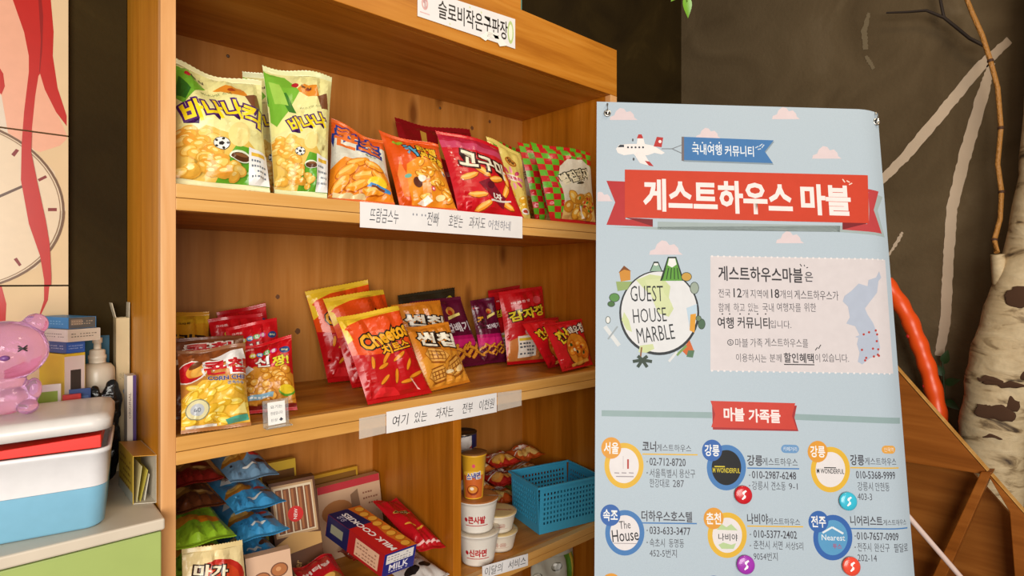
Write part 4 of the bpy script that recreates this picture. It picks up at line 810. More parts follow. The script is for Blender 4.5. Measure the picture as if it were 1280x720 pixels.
def sun(p):
    p.r(0, 0, 1, 1, ink('#cf7c1e')); p.p([(0, .45), (.3, .58), (1, .5), (1, 0), (0, 0)], ink('#dd9430'))
    for x, y, r_, k in ((.36, .50, -14, 1), (.72, .26, 20, 1.1), (.30, .18, 8, .9)):
        p.e(x, y, .24 * k, .15 * k, ink('#9a5210'), r_, 6); p.e(x, y + .005, .225 * k, .135 * k, ink('#dfa24a'), r_, 6)
        for i in range(5):
            a_ = math.radians(r_); u = (i - 2) * .07 * k; dx, dy = math.cos(a_), math.sin(a_)
            for d0, d1, L_ in ((dx, dy, .10), (-dy, dx, .16)):
                cx, cy = x + u * d0, y + u * d1 / p.a; p.e(cx, cy, .010, L_ * k, ink('#8a4c14'), r_ if d0 == dx else r_ + 90, 6)
    p.e(.8, .22, .10, .05, ink('#f0cc8c'), 20); p.e(.55, .20, .10, .03, ink('#f2dcae'), 0); p.t('썬칩', .52, .77, .80, .24, ink('#f0e8d4'), -10, .05, ink('#2c1a10'), .13)
stand('orange waffle chip bag leaning on the cheese stick bags', (533, 492), (588, 479), (506, 411), (558, 404), Z2, .04, '#cf7c1e', .05, art=sun, seed=22, group=GMID)
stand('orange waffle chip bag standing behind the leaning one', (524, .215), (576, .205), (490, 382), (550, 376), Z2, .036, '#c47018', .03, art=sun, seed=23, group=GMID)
def twist(p):
    p.r(0, 0, 1, 1, ink('#5a0f2c')); p.p([(0, .46), (1, .44), (1, .24), (0, .24)], ink('#b0145c')); p.p([(0, .40), (1, .38), (1, .28), (0, .28)], ink('#cc2270'))
    for k in range(20):
        x = .06 + (k % 10) * .098; y = .12 + (k // 10) * .10 + .07 * ((k * 7) % 5) / 5; r_ = 42 if k % 3 else -30
        p.e(x, y, .12, .042, ink('#7a3a0c'), r_, 10); [p.e(x + dx * math.cos(math.radians(r_)), y + dx * math.sin(math.radians(r_)) / p.a, .034, .034, ink('#d8902c'), r_, 8) for dx in (-.07, -.023, .023, .07)]
    p.t('꿀', .24, .66, .26, .36, ink('#d8981c'), 0, .06, ink('#3c1018'), .12); p.t('꽈배기', .66, .575, .58, .17, ink('#e2d8dc'), 3, .03, ink('#4c1430'), .08)
    p.e(.64, .83, .12, .09, ink('#cf8a3a')); p.e(.62, .81, .07, .05, ink('#b8301c')); p.p([(.50, .70), (.84, .76), (.84, .80), (.52, .75)], ink('#e8d87a')); p.t('농심', .2, .91, .2, .06, ink('#e6c8d0'), 0, .03); p.e(.06, .91, .03, .03, ink('#c83a3a'))
stand('purple twisted snack bag with pink band, left one of the pair', (545, .290), (606, .290), (513, 378), (576, 371), Z2, .042, '#5a0f2c', .03, art=twist, seed=24, group=GMID)
stand('purple twisted snack bag with pink band, right one of the pair', (602, .300), (635, .295), (586, 377), (616, 372), Z2, .04, '#5a0f2c', .025, art=twist, seed=25, group=GMID)
def darkgold(p):
    p.r(0, 0, 1, 1, ink('#2c2416')); p.e(.35, .82, .3, .12, ink('#a8702c')); p.e(.35, .83, .22, .08, ink('#cf9a4a')); p.t('초코', .74, .86, .3, .12, ink('#d8d0c0'), 12, .03); p.e(.88, .90, .06, .05, ink('#b8a82a'))
stand('black and gold bag peeking out behind the purple twisted snack bags', (508, .352), (574, .352), (497, 370), (568, 360), Z2, .026, '#2c2416', .006, art=darkgold, seed=26, group=GMID)
def potato(p):
    p.r(0, 0, 1, 1, ink('#c21018')); p.p([(0, 0), (.06, .30), (.5, .40), (1, .28), (1, 0)], ink('#c47838')); p.t('감자깡', .52, .68, .82, .20, ink('#e6cf2a'), 6, .06, ink('#3a1008'), .12); p.t('매콤한 맛', .4, .86, .4, .05, ink('#f2c8c4'), 3, .02); p.e(.78, .86, .10, .08, ink('#d84a50'))
    p.p([(.22, .04), (.62, .06), (.66, .36), (.24, .36)], ink('#e6e0d4')); p.r(.26, .29, .62, .33, ink('#d8b83a')); [scribble(p, .26, .25 - k * .05, .6, 5, .03, ink('#454a54'), k) for k in range(4)]; p.e(.5, .42, .10, .09, ink('#d89a94'))
stand('tall red bag with yellow lettering and a white nutrition panel', (634, .235), (690, .205), (624, 366), (679, 358), Z2, .042, '#c21018', .03, art=potato, seed=27, group=GMID)
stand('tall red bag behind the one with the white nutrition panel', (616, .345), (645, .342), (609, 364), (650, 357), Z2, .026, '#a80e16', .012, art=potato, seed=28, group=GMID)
def shrimp(p):
    p.r(0, 0, 1, 1, ink('#c8141c')); p.t('깐쇼', .34, .72, .40, .22, ink('#e8c82a'), 14, .06, ink('#2a1208'), .13); p.t('새우칩', .70, .80, .46, .16, ink('#eee4d8'), 10, .05, ink('#2a1208'), .12)
    p.e(.58, .36, .33, .30, ink('#7a2a10')); p.e(.58, .37, .31, .28, ink('#dd8a24')); heap(p, .36, .22, .8, .52, 12, .09, .06, ORG, 3); [p.e(x, y, .035, .03, ink(c_)) for x, y, c_ in ((.40, .48, '#2c4a1c'), (.50, .30, '#1f1a14'), (.66, .40, '#a82a18'), (.44, .36, '#f0e0c0'), (.72, .27, '#2c4a1c'))]; p.p([(.30, .06), (.8, .12), (.84, .06), (.34, 0)], ink('#e0a84a'))
stand('small red bag with a bowl picture at the right end of the middle shelf', (703, 466), (741, 457), (677, 406), (725, 400), Z2, .036, '#c8141c', .04, lift=.005, art=shrimp, seed=29, group=GMID)
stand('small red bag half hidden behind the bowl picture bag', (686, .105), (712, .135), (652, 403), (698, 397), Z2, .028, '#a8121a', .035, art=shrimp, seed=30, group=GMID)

# ------------------------------------------------------------------ things on the counter
def crate():
    a_ = math.radians(-8.9); ex = Vector((math.cos(a_), math.sin(a_), 0)); ey = Vector((-math.sin(a_), math.cos(a_), 0))
    cr = thing('storage_box', 'pale blue and white plastic storage box on the counter, lid propped open', 'storage box', Vector((-.097, -.026, CT)) - ex * .15 + ey * .085, None, a_)
    W2, D2 = .15, .085
    def L(z, k, r=.022): return [Vector((x, y, z)) for x, y in rrect(-W2 - k, -D2 - k, W2 + k, D2 + k, r, 6)]
    b = MB(); b.loft([L(.0008, -.010, .018), L(.006, -.004), L(.064, 0)], plast('#7fb6d2', .3)); b.build('lower_shell', cr)
    b = MB(); wh = plast('#e4e2e4', .3); b.loft([L(.0644, 0), L(.112, .002), L(.114, .005), L(.120, .005), L(.1205, .002), L(.112, -.003), L(.066, -.004)], wh, True, True); b.build('upper_shell', cr)
    b = MB(); M_ = Matrix.Translation((0, 0, .1395)) @ Matrix.Rotation(-.03, 4, 'Y')
    def LL(z, k, r=.024): return [M_ @ Vector((x, y, z)) for x, y in rrect(-W2 - k, -D2 - k, W2 + k, D2 + k, r, 6)]
    b.loft([LL(.004, -.002), LL(.004, .006), LL(.018, .006), LL(.026, .001), LL(.028, -.010), LL(.0285, -.03)], plast('#dcd6d2', .3)); b.build('lid', cr)
    rd = thing('red_tray', 'flat red tray sticking out under the lid of the blue and white box', 'tray', cr.location + Vector((0, 0, .1215)), None, a_)
    b = MB(); b.add([(-.138, -.0865, .0002), (.143, -.0865, .0002), (.143, .02, .0002), (-.138, .02, .0002), (-.138, -.0865, .003), (.143, -.0865, .0195), (.143, .02, .0195), (-.138, .02, .003)], [(0, 3, 2, 1), (4, 5, 6, 7), (0, 1, 5, 4), (1, 2, 6, 5), (2, 3, 7, 6), (3, 0, 4, 7)], plast('#d8200f', .3)); b.build('tray_body', rd, bevel=.001)
    return cr, ex, ey
cr, cex, cey = crate()

# translucent pink bear
bz = CT + .1680; bp_ = atD(6, 520, .862); bear = thing('bear_figure', 'translucent pink plastic bear figure sitting on the storage box lid', 'figurine', (bp_.x, bp_.y + .012, bz + .001)); PK = mat('#eab8e2', .10, trans=.8, coat=.3)
look = (CAM - bear.location); look.z = 0; look.normalize(); sd_ = Vector((-look.y, look.x, 0)) * 1.0   # figure's left, seen on the right
def bpt(x, y, z): return sd_ * x + look * y + Vector((0, 0, z))
MR = Matrix((sd_, look, UP)).transposed()
b = MB()
for c_, r_ in (((0, 0, .024), (.033, .026, .024)), ((0, 0, .096), (.054, .042, .046)), ((.036, 0, .135), (.017, .011, .017)), ((-.036, 0, .135), (.017, .011, .017)), ((.026, .018, .012), (.014, .02, .0115)), ((-.026, .018, .012), (.014, .02, .0115)), ((.034, .008, .036), (.010, .012, .018)), ((-.034, .008, .036), (.010, .012, .018)), ((0, 0, .05), (.026, .022, .016)), ((0, .034, .084), (.022, .016, .016))):
    b.ball(bpt(*c_), r_, PK, 20, 14, MR)
o = b.build('body', bear); o.data.polygons.foreach_set('use_smooth', [True] * len(o.data.polygons))
m_ = o.modifiers.new('remesh', 'REMESH'); m_.mode = 'VOXEL'; m_.voxel_size = .0022; m_.use_smooth_shade = True
m_ = o.modifiers.new('smooth', 'SMOOTH'); m_.factor = .6; m_.iterations = 7
for nm, x in (('eye', .020), ('eye', -.020)):
    b = MB()
    for k in range(3): b.tube([bpt(x - .005, .0405, .102 + .004 * k - .004), bpt(x, .0435, .102), bpt(x + .005, .0405, .102 - .004 * k + .004)], .0011, BK, 6)
    b.build(nm, bear)
b = MB(); b.ball(bpt(0, .049, .090), (.006, .004, .004), plast('#7a4a8a', .2), 10, 8, MR); b.build('nose', bear)

def cbox(label, px, zc, z0, h, a_, b_, deg, col, faces=None, name='small_box', cat='box', top=None, group='boxes on the counter'):
    """carton whose near bottom corner stands at pixel column px; b_ along its right face, a_ along its left face"""
    P = atD(px, HZ, zc); th = math.radians(deg); o = thing(name, label, cat, (P.x, P.y, z0 + .0006), group, th)
    b = MB(); b.box((0, 0, 0), (b_, a_, h), card(col)); body = b
    for face, art in (faces or {}).items():
        u, v = (b_, h) if face == 'R' else ((a_, h) if face == 'L' else (b_, a_)); pr = Print(v / u); art(pr)
        if face == 'R': fn = lambda s, t, e, u=u, v=v: Vector((s * u, -e, t * v))
        elif face == 'L': fn = lambda s, t, e, u=u, v=v: Vector((-e, (1 - s) * u, t * v))
        else: fn = lambda s, t, e, u=u, v=v: Vector((s * u, t * v, h + e))
        pr.lay(b, fn, clip=False)
    b.build('carton', o); return o
def box_art(base, m2, seed, bars=()):
    def f(p):
        p.r(.02, .02, .98, .98, card(base))
        for x0, y0, x1, y1, c_ in bars: p.r(x0, y0, x1, y1, card(c_))
        for k in range(2): scribble(p, .12, .62 - .22 * k, .9, 9, .09, card(m2), seed + k)
    return f
cbox('yellow medicine box with a white end panel beside the white pump bottle', 80, 1.008, CT, .242, .075, .034, 24, '#d8b830', {'R': box_art('#d8cac4', '#4a4440', 1, ((.3, .70, .8, .88, '#3a3634'),)), 'L': box_art('#d6b42a', '#6a6430', 2)})
cbox('dark blue flat box on top of the yellow medicine box', 83, 1.008, CT + .2432, .020, .072, .030, 24, '#1f4a94', {'R': box_art('#2a5aa8', '#9ab0d0', 3), 'L': box_art('#1c4690', '#b0c0da', 4)})
cbox('white flat box with small grey print in the stack behind the pink bear', 84, 1.0, CT + .2638, .0215, .074, .054, 24, '#d9d2c8', {'R': box_art('#cbbfae', '#6a645c', 5), 'L': box_art('#dfd9d0', '#8a847c', 6)})
cbox('bright blue flat box at the top of the stack behind the pink bear', 85, 1.01, CT + .286, .020, .10, .046, 24, '#2a86c4', {'R': box_art('#5a5a58', '#b8a890', 7, ((.1, .3, .5, .8, '#8a7a6a'),)), 'L': box_art('#2a86c4', '#7ab8e0', 8)})
cbox('teal blue box standing at the wall behind the white pump bottle', 104, 1.125, CT, .262, .02, .042, 0, '#1a6484', {'R': box_art('#1f6c8c', '#2f7c9a', 9)})

pb = thing('pump_bottle', 'cream plastic bottle with a ribbed cap standing beside the yellow box', 'bottle', Vector((-.0778, .263, CT + .0006))); cm = plast('#d8cdb8', .3)
b = MB(); b.lathe([(.026, 0), (.0285, .004), (.0285, .19), (.0275, .204), (.022, .212), (.013, .2145)], cm); b.build('bottle_body', pb)
b = MB(); b.lathe([(.0135, .215), (.0135, .222), (.0145, .223), (.0145, .229), (.0128, .230), (.0128, .238), (.0105, .240), (.006, .241)], plast('#dfd5c2')); b.lathe([(.006, .2412), (.006, .252), (.008, .2525), (.008, .262), (.0005, .263)], plast('#dfd5c2')); b.build('cap', pb)
b = MB(); b.lathe([(.0287, .06), (.0288, .061), (.0288, .17), (.0287, .171)], paper('#ded8c6'), cap0=False, cap1=False); b.build('wrap_label', pb)

# tall open carton, flaps up
tc_ = thing('open_carton', 'tall cream carton with its top flaps open against the cabinet side', 'carton', Vector((-.0475, .267, CT + .0006)), None, 0); ca = card('#cdb88c'); ci = card('#d8ccb0')
b = MB(); w_, d_, h_ = .022, .038, .298
for lo, hi in (((0, 0, 0), (w_, .001, h_)), ((0, d_ - .001, 0), (w_, d_, h_)), ((0, .001, 0), (.001, d_ - .001, h_)), ((w_ - .001, .001, 0), (w_, d_ - .001, h_)), ((.001, .001, 0), (w_ - .001, d_ - .001, .001))): b.box(lo, hi, ca)
pr = Print(h_ / w_); pr.t('안내', .4, .62, .3, .6, card('#8a7a5a'), 0, 0); pr.e(.8, .5, .2, .5, card('#7a90a0'), 30); pr.lay(b, lambda s, t, e: Vector((s * w_, -e, t * h_)), clip=True); b.build('carton', tc_)
for M_, wd in ((Matrix.Translation((-.0003, .004, h_)) @ Matrix.Rotation(-.22, 4, 'Y'), .033), (Matrix.Translation((w_ - .0007, .004, h_)) @ Matrix.Rotation(.02, 4, 'Y'), .033)):
    b = MB(); b.box((0, 0, .0003), (.001, wd, .030), ci, M_); b.build('flap', tc_)
cbox('slim white and purple carton standing between the black bag and the cabinet side', 159, 1.058, CT, .196, .034, .014, 0, '#d8d0c4', {'R': lambda p: (p.r(0, 0, .62, 1, card('#d9d0c2')), p.r(.62, 0, 1, 1, card('#43246a')), p.t('ORIGINAL', .3, .72, 3.4, .26, card('#6a5a58'), 90, 0))})

# black plastic bag, knotted
kb = thing('plastic_bag', 'crumpled black plastic bag tied with two ears behind the storage box', 'bag', Vector((-.074, .197, CT + .001))); b = MB(); bm2 = mat('#121212', .22, bump=.4, bscale=70)
b.ball((0, 0, .078), (.024, .017, .078), bm2, 28, 22); b.ball((-.014, .0, .146), (.012, .009, .036), bm2, 16, 12); b.ball((.012, .0, .150), (.015, .010, .040), bm2, 16, 12)
for i, v in enumerate(b.v):
    n_ = noise.noise_vector(v * 48) * .005 + noise.noise_vector(v * 110) * .003; p = v + n_; p.z = max(p.z, 0); b.v[i] = p
o = b.build('bag_body', kb); m_ = o.modifiers.new('remesh', 'REMESH'); m_.mode = 'VOXEL'; m_.voxel_size = .002; m_.use_smooth_shade = True

# cards and packets behind the lid
def slabcard(label, pts, y, th, col, art, name, cat, lean=0):
    """upright flat packet: left/right pixel columns and top row at depth y, standing on the counter"""
    x0, x1, yt = pts; a0 = onY(x0, yt, y); a1 = onY(x1, yt, y); o = thing(name, label, cat, ((a0.x + a1.x) / 2, y - .004, CT + .0006), 'packets behind the storage box')
    h = a0.z - CT - .0006; w_ = a1.x - a0.x; b = MB(); b.box((-w_ / 2, 0, 0), (w_ / 2, th, h), card(col)); pr = Print(h / w_); art(pr); pr.lay(b, lambda s, t, e: Vector(((s - .5) * w_, -e, t * h)), clip=True)
    q_ = b.build('packet', o, bevel=0); q_.rotation_euler = (-lean, 0, 0); return o
slabcard('green card in a white frame standing behind the storage box lid', (24, 76, 484), .180, .005, '#d8d6ca', lambda p: (p.r(.08, .05, .92, .94, card('#86a82a')), p.p([(.08, .05), (.6, .05), (.4, .6), (.08, .75)], card('#a8c43c')), p.t('휴', .80, .80, .12, .16, card('#4a5a24'), 0, .0), p.e(.22, .62, .16, .16, card('#e8ead0')), p.e(.22, .62, .12, .12, card('#3a6a34'))), 'framed_card', 'card')
slabcard('red packet standing right of the white framed green card', (78, 101, 494), .166, .008, '#b8241c', lambda p: (p.r(.1, .82, .9, .88, card('#e0b0a0')), p.t('홍삼', .5, .75, .6, .2, card('#d88a6a'), 0, 0)), 'flat_packet', 'packet')
slabcard('dark blue packet standing behind the red packet', (86, 113, 487), .1785, .004, '#22407a', lambda p: p.r(.1, .88, .9, .93, card('#4a6aa0')), 'flat_packet', 'packet')

# yellow carton lying open towards the camera
K0, K1, K3 = onZ(166, 631, CT), onZ(193, 629, CT), onZ(146, 604, CT); oc = thing('open_carton', 'open yellow carton lying on the worktop with folded papers inside', 'carton', K0 + Vector((0, 0, .0006)))
u_ = K1 - K0; v_ = K3 - K0; v_ = v_.normalized() * min(v_.length, .12); H_ = .080; u_ = u_.normalized() * .036; t1 = .0012; un, vn_ = u_.normalized(), v_.normalized(); Zv = Vector((0, 0, 1)); yl = card('#c8a63a'); gi = card('#cfc6b4')
b = MB()
def par(o0, a1, a2, a3, m): b.add([o0, o0 + a1, o0 + a1 + a2, o0 + a2, o0 + a3, o0 + a1 + a3, o0 + a1 + a2 + a3, o0 + a2 + a3], [(0, 3, 2, 1), (4, 5, 6, 7), (0, 1, 5, 4), (1, 2, 6, 5), (2, 3, 7, 6), (3, 0, 4, 7)], m)
par(Vector((0, 0, 0)), un * t1, v_, Zv * H_, yl); par(u_ - un * t1, un * t1, v_, Zv * H_, gi); par(un * t1, u_ - un * 2 * t1, v_, Zv * t1, gi); par(un * t1 + Zv * (H_ - t1), u_ - un * 2 * t1, v_, Zv * t1, card('#c28a2a')); par(un * t1 + v_ - vn_ * t1 + Zv * t1, u_ - un * 2 * t1, vn_ * t1, Zv * (H_ - 2 * t1), yl)
pr = Print(1.2); [scribble(pr, .1, .8 - k * .14, .9, 7, .06, card('#8a5a1c'), k) for k in range(5)]; pr.r(0, 0, 1, .22, card('#b0b0a4')); pr.lay(b, lambda s, t, e: v_ * (1 - s) - un * e + Zv * (t * H_), clip=True); b.build('carton', oc)
pa_ = thing('folded_papers', 'folded leaflets tucked inside the open yellow carton', 'paper', oc.location + Vector((0, 0, .0016)))
for k, (f0, f1, c_) in enumerate(((.18, .45, '#d9cf9a'), (.35, .75, '#c8b84a'), (.55, .80, '#e4ded0'))):
    b = MB(); p0 = u_ * f0 + vn_ * (.004 + .004 * k); b.slab([p0, p0 + vn_ * .06, p0 + vn_ * .06 + un * (f1 - f0) * .028 + Zv * (.060 - k * .008), p0 + un * (f1 - f0) * .028 + Zv * (.060 - k * .008)], un * .0006, paper(c_)); b.build('leaflet', pa_)

# ------------------------------------------------------------------ lower left compartment
GL = 'packs heaped in the lower left compartment'
def cook(base, pic, txt, tc='#efe6da', oc=None):
    def f(p):
        p.r(0, 0, 1, 1, ink(base)); p.e(.3, .28, .26, .20, ink(pic), 20); p.e(.27, .31, .18, .12, ink('#d8a050'), 20); p.e(.72, .22, .22, .15, ink(pic), -15); p.e(.70, .24, .14, .09, ink('#e0b468'), -15)
        p.t(txt, .5, .62, .74, .2, ink(tc), 4, .04, ink(oc) if oc else None, .11); scribble(p, .2, .85, .8, 8, .04, ink(tc), 3); p.p([(.0, .44), (1, .52), (1, .48), (0, .40)], ink('#e8e0d4'))
    return f
def leafy(p):
    p.r(0, 0, 1, 1, ink('#8fb82a')); p.e(.3, .3, .3, .16, ink('#e0902a'), 20); p.e(.7, .25, .24, .14, ink('#d87818'), -20); p.p([(.1, .6), (.5, .85), (.9, .6), (.5, .55)], ink('#d8e08a')); p.p([(.4, .9), (.7, .5), (.8, .8)], ink('#2c4a1c')); p.t('야채', .4, .72, .5, .16, ink('#f0efd8'), 6, .05, ink('#2c5a1c'), .11)
z = Z3 + .004
P1 = (('#3a2a52', '#8a5a2a', '콩', 'multicoloured dark bag at the bottom of the left heap'), ('#c8a040', '#7a4a20', '곡물', 'tan and gold bag second from the bottom of the left heap'), ('#2c2c5c', '#b07830', '모둠', 'dark blue and gold bag third from the bottom of the left heap'))
for k, (c_, pc, tx, lab) in enumerate(P1): lying(lab, .009 + .003 * k, .112, .075 + .004 * k, .33, z, .040, c_, art=cook(c_, pc, tx), seed=40 + k, group=GL); z += .0475
for k, lab in enumerate(('bright green bag lower of the two in the left heap', 'bright green bag with orange vegetables upper of the two in the left heap')): lying(lab, .010, .114 - .004 * k, .070 - .012 * k, .33, z, .050, '#8fb82a', art=leafy, seed=45 + k, group=GL); z += .0565
lying('brown cookie bag lying under the dark red bag on the left heap', .012, .104, .10, .34, z, .036, '#5a2f18', art=cook('#5a2f18', '#a06a2c', '쿠키'), seed=47, group=GL); z += .0435
lying('dark red bag with white script on top of the left heap', .014, .104, .115, .345, z, .036, '#701a14', art=cook('#701a14', '#8a5a2c', 'Sure', '#e6c8c0'), seed=48, group=GL, rise=.008)
def blue(p, c_='#3f94c8'):
    p.r(0, 0, 1, 1, ink(c_)); p.e(.30, .36, .30, .20, ink('#a86a20'), 15); p.e(.27, .40, .22, .14, ink('#dba044'), 15); p.e(.24, .44, .12, .07, ink('#efcf90'), 15); p.p([(.1, .66), (.5, .60), (.95, .76), (.9, .92), (.3, .88)], ink('#e2dcd8')); p.t('초코칩', .56, .76, .64, .16, ink('#7a2218'), 8, .04, ink('#efe8e2'), .1); p.e(.72, .34, .12, .09, ink('#c8342c')); p.e(.78, .22, .14, .08, ink('#4a2c1c'), 20); p.e(.5, .14, .16, .05, ink('#e8e2d8'))
z = Z3 + .004; ords = ('at the bottom', 'second from the bottom', 'third from the bottom', 'fourth from the bottom', 'second from the top')
for k in range(5):
    lying('sky blue cookie bag %s of the blue stack' % ords[k], .126 + .004 * (k % 2), .226 - .003 * (k % 3), .115 - .010 * (k % 2), .345, z, .045, '#3f94c8', art=blue, seed=52 + k, group=GL); z += .0545
lying('grey blue cookie bag with white lettering on top of the blue stack', .122, .214, .13, .35, z, .048, '#6a8aa4', art=lambda p: blue(p, '#6a8aa4'), seed=58, group=GL, rise=.020)
def choc(p):
    p.r(0, 0, 1, 1, ink('#e4cf9a')); p.e(.54, .76, .44, .34, ink('#b8281c')); p.e(.5, .76, .38, .27, ink('#c8401e')); p.t('마가', .42, .84, .5, .2, ink('#e8dcc0'), -10, .05, ink('#2a1810'), .13); p.t('렛트', .60, .66, .5, .2, ink('#e8dcc0'), -10, .05, ink('#2a1810'), .13); p.e(.3, .2, .2, .14, ink('#8a4a1c')); p.e(.7, .18, .2, .14, ink('#7a3f18')); p.e(.28, .22, .12, .08, ink('#d8a458'))
stand('cream and red cookie bag with dark outlined lettering at the front left of the heap', (224, .014), (322, .010), (228, 688), (303, 676), Z3, .040, '#e0c890', (.052, .052), art=choc, seed=61, group=GL)
def pbox(label, base, u, v, h, col, arts, name='cookie_box', cat='box', group=GL, lean=None):
    """carton from a base corner and its base edge vectors u (across) and v (deep); arts for F(ront), T(op), L(eft), E(nd at the far side of u)"""
    u, v, h = Vector(u), Vector(v), Vector(h); o = thing(name, label, cat, base, group); b = MB()
    P = [Vector((0, 0, 0)), u, u + v, v]; b.add(P + [p + h for p in P], [(0, 3, 2, 1), (4, 5, 6, 7), (0, 1, 5, 4), (1, 2, 6, 5), (2, 3, 7, 6), (3, 0, 4, 7)], card(col))
    for f, art in arts.items():
        o0, a1, a2 = {'F': (Vector(), u, h), 'T': (h, u, v), 'L': (v, -v, h)}[f]; n_ = a1.cross(a2).normalized(); pr = Print(a2.length / a1.length); art(pr); pr.lay(b, lambda s, t, e: o0 + a1 * s + a2 * t + n_ * e)
    b.build('carton', o); return o
def wafer(p):
    p.r(0, 0, 1, 1, card('#5c3418')); p.r(.05, .52, .95, .97, card('#c09a70')); p.r(.09, .54, .91, .95, card('#e0ccac'))
    for k in range(5): p.r(.12 + k * .158, .55, .25 + k * .158, .93, card('#7a4422')); p.r(.14 + k * .158, .56, .19 + k * .158, .92, card('#a8683a'))
    p.p([(.0, .46), (.4, .54), (1, .50), (1, .40), (0, .36)], card('#c89a5a')); p.e(.5, .70, .17, .17, card('#d2201c')); p.t('NEW', .5, .70, .22, .07, card('#f0e0d8'), 78, .02); p.t('wafer', .38, .22, .42, .16, card('#c8a060'), 70, .0); p.t('초코롤', .62, .2, .34, .08, card('#a08050'), 70, 0)
pA = onY(352, HZ, .195); pB = onY(410, HZ, .185); hA = Vector((-.010, .055, .245))
pbox('brown wafer roll box with a round red sticker standing behind the heap', (pA.x, pA.y, Z3 + .001), (pB.x - pA.x, pB.y - pA.y, 0), (.004, .024, -.0008 + .0008), hA, '#4a2a16', {'F': wafer})
pA = onY(345, HZ, .285)
pbox('yellow edged flat box standing behind the brown wafer roll box', (pA.x - .02, .292, Z3 + .001), (.085, 0, 0), (0, .016, 0), (0, .045, .265), '#c8a22a', {'F': lambda p: (p.r(.05, .05, .95, .92, card('#6a4418')), p.t('비스킷', .5, .8, .7, .2, card('#d8b040'), 0, .02))})
pbox('dark green flat box standing just left of the brown wafer roll box', (pA.x - .046, .240, Z3 + .001), (.022, 0, 0), (0, .018, 0), (0, .03, .235), '#2c3018', {'F': lambda p: (p.r(.1, .1, .5, .9, card('#7a1c14')), p.r(.6, .2, .9, .8, card('#a89a4a')))})
def land(p):
    p.r(0, 0, 1, 1, card('#c8a484')); p.r(0, .90, 1, 1, card('#b8303a')); p.e(.28, .62, .24, .16, card('#a87040')); p.e(.55, .45, .14, .10, card('#d8a050')); p.e(.55, .45, .05, .04, card('#3a2418')); p.p([(.5, .8), (.62, .86), (.66, .5), (.52, .4)], card('#8a6a50')); p.p([(.60, .0), (1, .2), (1, 0)], card('#4a2a1c')); [scribble(p, .7, .78 - k * .08, .95, 6, .03, card('#8a5a44'), k) for k in range(3)]
pA = onY(404, HZ, .30); pB = onY(482, HZ, .30)
pbox('pale brown cookie box with a red top band leaning at the back right', (pA.x, .300, Z3 + .001), (pB.x - pA.x, 0, .0), (0, .022, 0), (-.004, .030, .180), '#b8906a', {'F': land})
pbox('mustard box standing behind the pale brown cookie box', (pA.x - .005, .338, Z3 + .001), (.13, 0, 0), (0, .014, 0), (0, .028, .200), '#b88a1c', {'F': lambda p: (p.r(.04, .86, .96, .96, card('#7a5014')), p.r(.1, .1, .9, .8, card('#9a7020')))})
# flat supports at the front and the boxes lying on them
def redc(p):
    p.r(0, 0, 1, 1, ink('#b0141c')); p.e(.5, .42, .36, .3, ink('#8a5a24')); p.e(.46, .5, .22, .14, ink('#d0a050'), 20); p.e(.66, .30, .16, .12, ink('#d8c08a'), 20); p.t('버터링', .4, .78, .6, .16, ink('#e6d0c8'), 0, .04)
lying('red cookie bag with round biscuits left of the navy and red cookie box', .258, .348, .018, .172, Z3 + .002, .046, '#b0141c', art=redc, seed=64, group=GL, rise=.050)
def milk(p):
    p.r(0, 0, 1, 1, card('#b81c1c')); p.r(0, .62, 1, 1, card('#1a1c4a')); p.p([(.72, 0), (.62, .3), (.72, .6), (.60, 1), (1, 1), (1, 0)], card('#c8641c'))
    for k in range(8): p.e(.80 + .06 * (k % 2), .08 + k * .12, .15, .13, card('#a86414'), 10); p.e(.79 + .06 * (k % 2), .085 + k * .12, .125, .105, card('#e0a03a'), 10)
    p.t('MILK COOKIES', .36, .48, 2.3 * .9, .17, card('#efe4e0'), 90, .03); p.t('우유', .18, .84, .3, .2, card('#c8c0d8'), 90, .0)
def milkend(p): p.r(0, 0, 1, 1, card('#1f2478')); p.r(.08, .52, .92, .92, card('#e0dcd8')); [scribble(p, .12, .82 - k * .12, .88, 8, .05, card('#8a8690'), k) for k in range(3)]; p.t('MILK', .5, .32, .6, .18, card('#e4e0ea'), 0, .02); scribble(p, .2, .12, .8, 8, .06, card('#c8c4d8'), 4)
def milkside(p): p.r(0, 0, 1, 1, card('#a81a1c')); p.r(0, 0, .40, 1, card('#1a1c4a')); p.r(.08, .3, .3, .7, card('#8a8a74')); p.r(.52, .12, .92, .86, card('#dcb090')); [scribble(p, .55, .7 - k * .16, .9, 7, .07, card('#9a6a54'), k) for k in range(4)]
nl = onY(481, 694, .030); nr = onY(521, 685, .030); fl = onY(410, 643, .205); uu = nr - nl; uu = Vector((uu.x, uu.y, 0)); vv = fl - nl; nn = uu.cross(vv).normalized(); hh = nn * .056
pbox('navy and red cookie box lying tilted across the heap with its blue end forward', nl - hh, uu, vv, hh, '#a81a1c', {'T': milk, 'F': milkend, 'L': milkside})
def wafr(p): p.r(0, 0, 1, 1, ink('#b8121e')); p.e(.5, .66, .34, .14, ink('#c8a24a'), -6); p.e(.5, .66, .29, .10, ink('#4a2a14'), -6); p.t('웨하스', .5, .66, .4, .10, ink('#e8d8a0'), -6, .03); p.e(.35, .38, .2, .05, ink('#e0a03a'), -30); p.e(.6, .30, .2, .05, ink('#e0a03a'), 20); p.r(.0, .04, 1, .07, ink('#e8b8b4'))
bag('shiny red wafer pack lying right of the navy and red cookie box', (.490, .030, Z3 + .090), (.561, .026, Z3 + .080), (.478, .225, Z3 + .146), (.546, .225, Z3 + .142), .038, '#b8121e', wafr, seed=66, group=GL)
